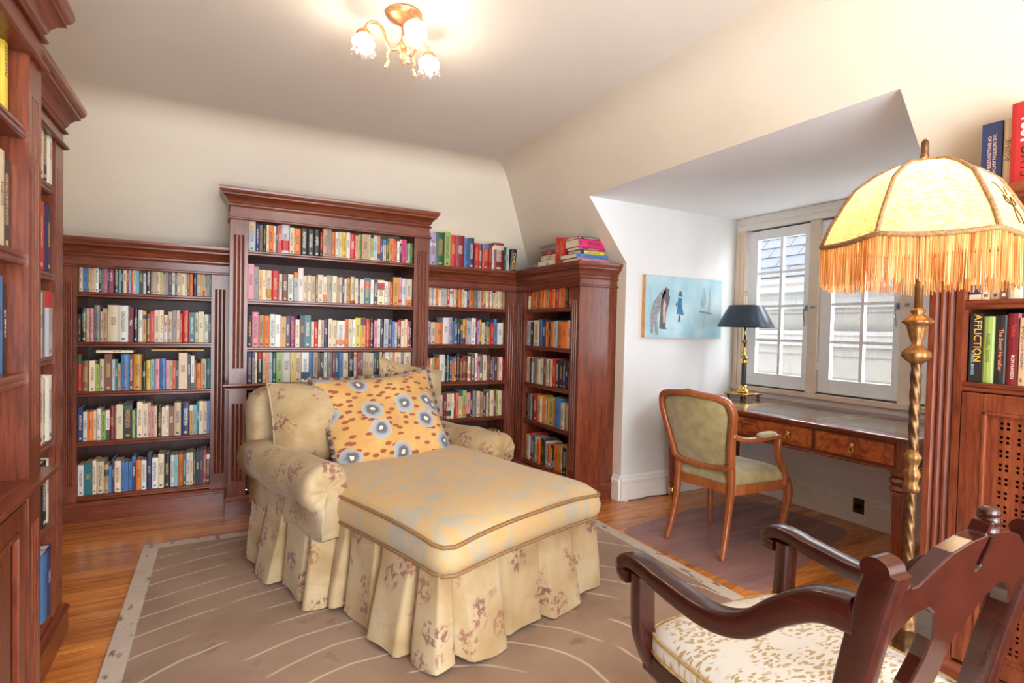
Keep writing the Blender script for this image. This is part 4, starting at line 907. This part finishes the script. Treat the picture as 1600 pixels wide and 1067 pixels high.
# ================================================================== FOREGROUND ARMCHAIR (faces +y locally)
ac_ = thing('mahogany_armchair', 'dark mahogany armchair with curved arms and white gold brocade seat', 'armchair', (1.215, .785, .0), -.05)
Mh = M['maho']
for sd in (-1, 1):
    arm = spline([(sd * .272, .287, .622), (sd * .272, .313, .624), (sd * .272, .320, .644), (sd * .272, .295, .662), (sd * .272, .245, .664), (sd * .270, .150, .650), (sd * .266, .03, .642), (sd * .258, -.06, .668), (sd * .250, -.14, .735), (sd * .243, -.205, .775), (sd * .238, -.27, .785)], 5)
    N = len(arm); MB().sweep(arm, rrect(.030, .021, .008, 2), scales=[(1 - .15 * k / N, .75 if k < 10 else (.9 if k < 24 else 1 + .5 * (k - 24) / (N - 24))) for k in range(N)]).build('arm', Mh, ac_, smooth=True, angle=50)
    MB().sweep(spline([(sd * .268, .258, .640), (sd * .266, .258, .55), (sd * .255, .258, .47), (sd * .205, .25, .37), (sd * .10, .245, .285), (-sd * .04, .245, .225), (-sd * .17, .245, .13), (-sd * .255, .245, .0)], 5), rrect(.026, .020, .006, 2), up=(0, 1, 0)).build('front_support', Mh, ac_, smooth=True, angle=50)
    MB().sweep(spline([(sd * .240, -.318, .885), (sd * .238, -.295, .80), (sd * .232, -.262, .65), (sd * .222, -.235, .50), (sd * .18, -.225, .38), (sd * .08, -.225, .28), (-sd * .06, -.225, .20), (-sd * .24, -.24, .0)], 5), rrect(.022, .026, .006, 2), up=(0, 1, 0)).build('back_post', Mh, ac_, smooth=True, angle=50)
    sc2 = MB(); sc2.loft([[(sd * .240 + k, -.308 + .024 * math.cos(a), .882 + .020 * math.sin(a)) for a in [2 * PI * j / 18 for j in range(18)]] for k in (-.022, -.018, .018, .022)]); sc2.build('post_scroll', Mh, ac_, smooth=True, angle=50)
# crest board: half outlines with a central slot
half = [(.0, .700), (.045, .715), (.06, .745), (.085, .785), (.115, .805), (.15, .80), (.18, .775), (.205, .74), (.222, .73), (.228, .80), (.228, .855), (.205, .870), (.195, .862), (.178, .862), (.150, .885), (.11, .912), (.06, .927), (.03, .930), (.02, .932), (.02, .955), (.008, .957), (.008, .915), (.011, .90), (.011, .865), (.0, .856)]
pts = half + [(-a, b) for a, b in half[-2:0:-1]]; mb = MB()
half = [(a, b - .012) for a, b in half]; pts = half + [(-a, b) for a, b in half[-2:0:-1]]
def ypos(z): return -.300 - (z - .80) * .30
mb.loft([[(x, ypos(z) - .016, z) for x, z in pts], [(x, ypos(z) + .016, z) for x, z in pts]]); mb.build('crest_board', Mh, ac_, bevel=.003)
fn = MB(); 
for (dz, r) in ((.925, .020), (.943, .015), (.957, .019)): puff(fn, (0, ypos(.95), dz), (r, .016, .011), .8, .8, 14, 8)
fn.build('carved_finial', Mh, ac_, smooth=True)
rs = [[(x, ypos(z) + o * 1.0, z) for x, o in ((-w, -.014), (w, -.014), (w, .014), (-w, .014))] for z, w in ((.715, .048), (.66, .040), (.60, .050), (.53, .042), (.46, .055))]
MB().loft(rs).build('splat', Mh, ac_, bevel=.004)
mb = MB(); mb.box(-.235, .235, .235, .268, .385, .435); mb.box(-.235, .235, -.25, -.215, .385, .435); mb.box(-.255, -.225, -.25, .268, .385, .435); mb.box(.225, .255, -.25, .268, .385, .435)
mb.build('seat_frame', Mh, ac_, bevel=.004)
puff(MB(), (0, .015, .462), (.262, .262, .052), .45, .28, 40, 16, lambda p: (p[0], p[1], p[2] + .005 * math.sin(p[0] * 20 + p[1] * 9))).build('seat_cushion', M['brocade'], ac_, smooth=True)
for z in (.446, .488): MB().tube([(.262 * spow(math.cos(a), .30), .015 + .262 * spow(math.sin(a), .30), z) for a in [2 * PI * k / 72 for k in range(72)]], .0045, 6, closed=True).build('seat_piping', plain('gold_cord_%d' % int(z * 1000), rgb(150, 116, 64), rgb(196, 166, 110), 160, .7), ac_, smooth=True)
# ================================================================== FLOOR LAMP
LX, LY = 1.755, .827
fl_ = thing('floor_lamp', 'antique brass floor lamp with domed gold shade and long fringe', 'floor lamp', (LX, LY, 0), 0)
B = M['gilt']
MB().lathe([(.0, 0), (.145, 0), (.150, .012), (.142, .022), (.120, .030), (.085, .042), (.075, .060), (.050, .075), (.030, .10), (.026, .16), (.034, .20), (.030, .24), (.026, .30)], 32).build('base', M['oldbrass'], fl_, smooth=True)
MB().lathe([(.026, .30), (.031, .31), (.031, .33), (.028, .335), (.032, .40), (.034, .42), (.044, .428), (.044, .436), (.028, .445), (.022, .47), (.015, .50), (.013, .52)], 36, star=9, amp=.04).build('lower_urn', M['oldbrass'], fl_, smooth=True)
def rope(z0, z1, r, name):
    rings = []; n = int((z1 - z0) / .006)
    for k in range(n + 1):
        z = z0 + (z1 - z0) * k / n; ph = z * 130
        rings.append([((r * (1 + .13 * math.cos(4 * a + ph * 1.0))) * math.cos(a), (r * (1 + .13 * math.cos(4 * a + ph))) * math.sin(a), z) for a in [2 * PI * j / 20 for j in range(20)]])
    MB().loft(rings).build(name, M['oldbrass'], fl_, smooth=True)
rope(.515, .822, .0125, 'twisted_stem'); rope(.935, 1.192, .0125, 'twisted_stem')
MB().lathe([(.013, .815), (.020, .822), (.022, .832), (.015, .842), (.018, .856), (.023, .868), (.018, .880), (.0135, .888), (.017, .902), (.022, .915), (.022, .922), (.015, .930), (.013, .94)], 32, star=8, amp=.05).build('stem_knop', B, fl_, smooth=True)
MB().lathe([(.013, 1.185), (.026, 1.196), (.035, 1.206), (.034, 1.219), (.024, 1.228), (.014, 1.236), (.012, 1.244), (.019, 1.262), (.024, 1.285), (.027, 1.297), (.037, 1.303), (.036, 1.309), (.026, 1.318), (.013, 1.326), (.018, 1.333), (.017, 1.340), (.011, 1.345)], 36, star=9, amp=.05).build('upper_urn', B, fl_, smooth=True)
MB().lathe([(.0105, 1.34), (.0105, 1.545)], 24, star=8, amp=.06).build('stem', B, fl_, smooth=True)
MB().lathe([(.020, 1.545), (.022, 1.56), (.014, 1.575), (.006, 1.58), (.005, 1.765)], 16).build('socket', B, fl_, smooth=True)
MB().lathe([(.008, 1.765), (.011, 1.772), (.009, 1.784), (.010, 1.80), (.009, 1.815), (.004, 1.822)], 14).build('finial', M['oldbrass'], fl_, smooth=True)
t = NT('parchment_silk_shade'); v = t.coord(); n = t.noise(t.coord((1, 1, 3)), 70, 3); col = t.ramp(n.outputs[0], [(.35, rgb(226, 186, 118)), (.5, rgb(240, 214, 160)), (.7, rgb(246, 226, 180))])
d1 = t.n('ShaderNodeBsdfDiffuse'); d2 = t.n('ShaderNodeBsdfTranslucent'); mx = t.n('ShaderNodeMixShader'); mx.inputs[0].default_value = .55
t.l(col, d1.inputs[0]); t.l(col, d2.inputs[0]); t.l(d1.outputs[0], mx.inputs[1]); t.l(d2.outputs[0], mx.inputs[2]); t.l(mx.outputs[0], t.out.inputs[0]); M['shade'] = t.m
# shade vertices, measured counter-clockwise; camera direction in the room
a_cam = math.atan2(-math.cos(YAW), -math.sin(YAW)); HEX = [a_cam + math.radians(x) for x in (1 + 60 * k for k in range(6))]
sh_prof = [(.045, 1.752), (.080, 1.744), (.120, 1.724), (.165, 1.690), (.192, 1.645), (.222, 1.590), (.245, 1.530)]
shade = bpy.data.objects.new('shade', None); COL.objects.link(shade); shade.parent = fl_
def hexp(k, r, f=0.0, bulge=0.0):
    a = Vector((math.cos(HEX[k % 6]), math.sin(HEX[k % 6]))) * r; b = Vector((math.cos(HEX[(k + 1) % 6]), math.sin(HEX[(k + 1) % 6]))) * r
    p = a.lerp(b, f); return p * (1 + bulge * 4 * f * (1 - f))
NP = 8
for k in range(6):
    rings = [[(*hexp(k, r, i / NP, .05), z - .010 * math.sin(PI * i / NP) * (1 if z < 1.54 else 0)) for i in range(NP + 1)] for r, z in sh_prof]
    MB().loft(rings, closed=False, caps=False).build('shade_panel', M['shade'], shade, smooth=True)
    MB().tube([(*hexp(k, r * 1.008), z) for r, z in sh_prof], .0065, 6).build('rib_braid', M['rope'], shade, smooth=True)
rim = [(*hexp(k, .247, i / NP, .05), 1.530 - .010 * math.sin(PI * i / NP)) for k in range(6) for i in range(NP)]
MB().tube(rim, .0075, 6, closed=True).build('rim_braid', M['rope'], shade, smooth=True)
MB().tube([(*hexp(k, .045), 1.753) for k in range(6)], .006, 6, closed=True).build('crown_braid', M['rope'], shade, smooth=True)
# ribbon bow motif on a panel
bw_ = MB()
def on_panel(k, f, h):
    for (r0, z0), (r1, z1) in zip(sh_prof, sh_prof[1:]):
        if z1 <= h <= z0: s = (z0 - h) / (z0 - z1); r = r0 + (r1 - r0) * s; break
    p = hexp(k, r * 1.012, f, .05); return (p.x, p.y, h)
for k in (0, 1, 2):
    for side in (-1, 1):
        bw_.tube(spline([on_panel(k, .5, 1.60), on_panel(k, .5 + side * .10, 1.628), on_panel(k, .5 + side * .13, 1.607), on_panel(k, .5, 1.60)], 4), .0016, 5)
        bw_.tube(spline([on_panel(k, .5, 1.60), on_panel(k, .5 + side * .06, 1.575), on_panel(k, .5 + side * .05, 1.552)], 4), .0016, 5)
        bw_.tube(spline([on_panel(k, .5 + side * .04, 1.632), on_panel(k, .5 + side * .12, 1.655), on_panel(k, .5 + side * .22, 1.66)], 4), .0014, 5)
    bw_.build('embroidered_bow', M['oldbrass'], shade, smooth=True); bw_ = MB()
t = NT('gold_silk_fringe'); n = t.noise(t.coord((1, 1, .05)), 120, 2); col = t.ramp(n.outputs[0], [(.35, rgb(204, 142, 80)), (.5, rgb(234, 192, 134)), (.7, rgb(248, 226, 184))])
d1 = t.n('ShaderNodeBsdfDiffuse'); d2 = t.n('ShaderNodeBsdfTranslucent'); mx = t.n('ShaderNodeMixShader'); mx.inputs[0].default_value = .5
t.l(col, d1.inputs[0]); t.l(col, d2.inputs[0]); t.l(d1.outputs[0], mx.inputs[1]); t.l(d2.outputs[0], mx.inputs[2]); t.l(mx.outputs[0], t.out.inputs[0])
fg = MB(); rf = random.Random(11)
for k in range(6):
    for i in range(92):
        f = (i + rf.random() * .6) / 92; p = hexp(k, .247 + rf.uniform(-.003, .003), f, .05); zt = 1.526 - .010 * math.sin(PI * f); L = .118 + rf.uniform(-.012, .006); r = .0011
        dx, dy = rf.uniform(-.003, .003), rf.uniform(-.003, .003)
        fg.loft([[(p.x - r, p.y - r, zt), (p.x + r, p.y - r, zt), (p.x, p.y + r, zt)], [(p.x - r + dx, p.y - r + dy, zt - L), (p.x + r + dx, p.y - r + dy, zt - L), (p.x + dx, p.y + r + dy, zt - L)]], caps=False)
fo = fg.build('fringe', t.m, shade); fo['kind'] = 'stuff'
def emit(name, col, strength):
    t = NT(name); e = t.n('ShaderNodeEmission'); e.inputs[0].default_value = col; e.inputs[1].default_value = strength
    n = t.noise(t.coord(), 4); t.l(t.mix(.04, col, n.outputs[1]), e.inputs[0]); t.l(e.outputs[0], t.out.inputs[0]); return t.m
puff(MB(), (0, 0, 1.625), (.030, .030, .038), 1, 1, 16, 10).build('light_bulb', emit('lamp_bulb_glow', (1, .80, .52, 1), 25), fl_, smooth=True)
pl_ = bpy.data.lights.new('floor_lamp_light', 'POINT'); pl_.energy = LAMP; pl_.color = (1, .76, .48); pl_.shadow_soft_size = .045
po = bpy.data.objects.new('floor_lamp_light', pl_); COL.objects.link(po); po.parent = fl_; po.location = (0, 0, 1.69)

# ================================================================== DESK LAMP
tl = thing('desk_lamp', 'brass desk lamp with dark blue grey metal shade on the desk', 'desk lamp', (3.56, 2.855, DZ + .001), .0)
for sx in (-1, 1):
    for sy in (-1, 1): puff(MB(), (sx * .075, sy * .075, .014), (.012, .012, .014), 1, 1, 10, 8).build('ball_foot', M['oldbrass'], tl, smooth=True)
MB().box(-.098, .098, -.098, .098, .028, .042).build('base_plate', M['brass'], tl, bevel=.003)
MB().lathe([(.045, .042), (.048, .05), (.040, .062), (.030, .072), (.032, .085), (.026, .095), (.022, .10)], 24).build('base_collar', M['brass'], tl, smooth=True)
MB().lathe([(.0185, .10), (.0185, .265)], 24).build('black_column', plain('black_marble', rgb(34, 36, 42), rgb(60, 62, 70), 30, .2), tl, smooth=True, angle=40)
MB().lathe([(.022, .262), (.024, .275), (.018, .285), (.030, .305), (.030, .312), (.016, .325), (.012, .335), (.020, .350), (.013, .365), (.012, .42), (.034, .428), (.034, .433), (.010, .44), (.008, .50), (.008, .66)], 24).build('stem', M['brass'], tl, smooth=True)
MB().lathe([(.004, .66), (.004, .79)], 10).build('shade_rod', M['brass'], tl, smooth=True)
MB().tube([(0, .017 * math.cos(a), .805 + .017 * math.sin(a)) for a in [2 * PI * k / 16 for k in range(16)]], .0028, 6, up=(1, 0, 0), closed=True).build('ring_finial', M['brass'], tl, smooth=True)
shd = plain('slate_blue_tole', rgb(52, 62, 74), rgb(66, 76, 88), 12, .3, .35)
MB().loft([[(r * math.cos(a), r * math.sin(a), z) for a in [2 * PI * j / 48 for j in range(48)]] for r, z in ((.205, .545), (.207, .548), (.122, .712), (.120, .712), (.203, .548), (.203, .545))], loop=True).build('shade', shd, tl, smooth=True, angle=40)
MB().box(-.120, .120, -.003, .003, .702, .707).build('shade_spider', M['brass'], tl)

# ================================================================== PAINTING
pt = thing('canvas_painting', 'pale blue canvas painting of bending figures and a girl in blue', 'painting', (3.185, D1 - .0005, 1.452))
MB().box(-.405, .405, -.034, 0, -.235, .235).build('stretcher_edge', plain('raw_pine_edge', rgb(206, 150, 92), rgb(222, 172, 116), 20, .6), pt)
t = NT('pale_blue_canvas'); v = t.coord(); n = t.noise(v, 4.5, 4); g = t.noise(t.coord((60, 1, 1)), 4, 2)
c = t.ramp(n.outputs[0], [(.32, rgb(150, 200, 216)), (.5, rgb(178, 216, 226)), (.7, rgb(214, 232, 236))]); c = t.mix(.12, c, g.outputs[0], 'MULTIPLY'); t.set(c, .6)
MB().box(-.402, .405, -.0365, -.034, -.235, .235).build('canvas', t.m, pt)
pnt = lambda nm, a, b: plain(nm, rgb(*a), rgb(*b), 45, .6)
grey_p = pnt('painted_grey', (132, 126, 132), (168, 164, 168)); dk_p = pnt('painted_charcoal', (84, 80, 88), (110, 104, 110)); blue_p = pnt('painted_blue', (28, 96, 142), (60, 132, 172)); skin_p = pnt('painted_skin', (196, 160, 146), (214, 184, 170)); pale_p = pnt('painted_pale_green', (140, 172, 172), (176, 202, 202)); line_p = pnt('painted_line', (140, 176, 188), (150, 186, 196))
def fig(name, polys):
    for k, (m, pts) in enumerate(polys): MB().prism(pts, 'y', -.0374 - .0003 * k, -.0362).build(name, m, pt)
fig('painted_figure', [(grey_p, [(-.348, -.20), (-.322, -.205), (-.315, -.10), (-.300, -.215), (-.268, -.215), (-.285, -.08), (-.255, -.01), (-.235, .06), (-.20, .11), (-.21, .145), (-.255, .115), (-.325, .03), (-.352, -.06)])])
fig('painted_figure', [(dk_p, [(-.235, -.17), (-.185, -.17), (-.20, -.15), (-.195, -.04), (-.165, .04), (-.16, .08), (-.175, .10), (-.165, .13), (-.20, .15), (-.235, .10), (-.25, .03), (-.255, -.05), (-.26, -.165)]), (skin_p, [(-.225, -.12), (-.205, -.12), (-.20, .02), (-.215, .06), (-.23, 0)])])
fig('painted_figure', [(blue_p, [(-.085, -.05), (-.01, -.06), (-.03, .0), (-.035, .075), (-.075, .075), (-.08, .02)]), (dk_p, [(-.075, .085), (-.03, .085), (-.045, .125), (-.055, .13), (-.07, .11)]), (dk_p, [(-.07, -.11), (-.045, -.11), (-.05, -.06), (-.065, -.06)]), (dk_p, [(-.10, .01), (-.085, .01), (-.082, .045), (-.095, .035)])])
fig('painted_figure', [(pale_p, [(.17, .0), (.21, .01), (.23, .06), (.215, .13), (.20, .17), (.185, .11), (.165, .05)]), (grey_p, [(.16, -.03), (.29, -.045), (.29, -.03), (.16, -.015)]), (pale_p, [(.25, -.02), (.27, -.02), (.275, .15), (.26, .15)])])
ol = MB()
for (a, b, c_, d_) in ((-.18, .21, -.172, -.170), (.208, .21, -.172, -.03), (-.352, -.35, -.02, .19)): ol.box(a, b, -.0372, -.0362, c_, d_)
ol.build('painted_outline', line_p, pt)

# ================================================================== CEILING LIGHT
cl_ = thing('ceiling_light', 'rose gilt ceiling light with three glass tulip shades', 'ceiling light', (.655, 2.235, ZC), 0)
RB = M['rosebrass']
MB().lathe([(.074, 0), (.074, -.008), (.068, -.014), (.066, -.020), (.058, -.024), (.050, -.030), (.020, -.046), (.012, -.05)], 36, star=12, amp=.012).build('canopy', RB, cl_, smooth=True)
MB().lathe([(.008, -.045), (.011, -.06), (.008, -.075), (.010, -.105), (.014, -.115), (.026, -.130), (.030, -.145), (.024, -.158), (.014, -.166), (.017, -.178), (.011, -.190), (.006, -.205), (.002, -.212)], 24, star=6, amp=.06).build('stem', RB, cl_, smooth=True)
t = NT('frosted_tulip_glass'); tr = t.n('ShaderNodeBsdfTranslucent'); tr.inputs[0].default_value = (.95, .92, .88, 1); tp = t.n('ShaderNodeBsdfTransparent'); tp.inputs[0].default_value = (1, .97, .93, 1); gl = t.n('ShaderNodeBsdfGlossy'); gl.inputs['Roughness'].default_value = .08
m1 = t.n('ShaderNodeMixShader'); m2 = t.n('ShaderNodeMixShader'); n = t.noise(t.coord(), 25, 2); t.l(t.ramp(n.outputs[0], [(.3, (.40, .40, .40)), (.7, (.55, .55, .55))]), m1.inputs[0]); m2.inputs[0].default_value = .10
t.l(tr.outputs[0], m1.inputs[1]); t.l(tp.outputs[0], m1.inputs[2]); t.l(m1.outputs[0], m2.inputs[1]); t.l(gl.outputs[0], m2.inputs[2]); t.l(m2.outputs[0], t.out.inputs[0]); glass_m = t.m
bulb_m = emit('ceiling_bulb_glow', (1, .86, .68, 1), BULB)
base_a = YAW_A = PI / 2 - YAW                      # direction the camera faces
for ang in (194, 298, 58):
    # lateral (camera right) = cos, depth (camera forward) = sin
    rgt = Vector((math.cos(YAW), -math.sin(YAW))); fwd = Vector((math.sin(YAW), math.cos(YAW))); dr_ = rgt * math.cos(math.radians(ang)) + fwd * math.sin(math.radians(ang))
    def AP(r, z): return (dr_.x * r, dr_.y * r, z)
    am = MB(); P = spline([AP(.020, -.145), AP(.052, -.150), AP(.072, -.120), AP(.085, -.075), AP(.112, -.052), AP(.142, -.062), AP(.158, -.092)], 5); am.tube(P, .0065, 8, scales=[1.2 - .3 * math.sin(k) ** 2 for k in range(len(P))])
    arm = am.build('arm', RB, cl_, smooth=True)
    P = spline([AP(.055, -.150), AP(.064, -.175), AP(.060, -.20), AP(.068, -.222)], 4); lf = MB(); lf.tube(P, .0055, 7); puff(lf, AP(.069, -.226), (.008, .008, .009), 1, 1, 8, 6); lf.build('leaf_scroll', RB, cl_, smooth=True)
    c3 = AP(.160, -.10); MB().lathe([(.010, .012), (.022, .006), (.030, -.004), (.030, -.014), (.024, -.016)], 20, c3).build('shade_gallery', RB, cl_, smooth=True)
    rings = []
    for r, z in ((.026, -.012), (.036, -.022), (.044, -.036), (.043, -.050), (.036, -.062), (.040, -.074), (.050, -.086)):
        rings.append([(c3[0] + r * (1 + .06 * math.cos(8 * a)) * math.cos(a), c3[1] + r * (1 + .06 * math.cos(8 * a)) * math.sin(a), c3[2] + z + (.005 * math.cos(8 * a) if z < -.08 else 0)) for a in [2 * PI * j / 48 for j in range(48)]])
    MB().loft(rings, caps=False).build('tulip_shade', glass_m, cl_, smooth=True)
    puff(MB(), (c3[0], c3[1], c3[2] - .058), (.020, .020, .026), 1, 1, 16, 10).build('light_bulb', bulb_m, cl_, smooth=True)
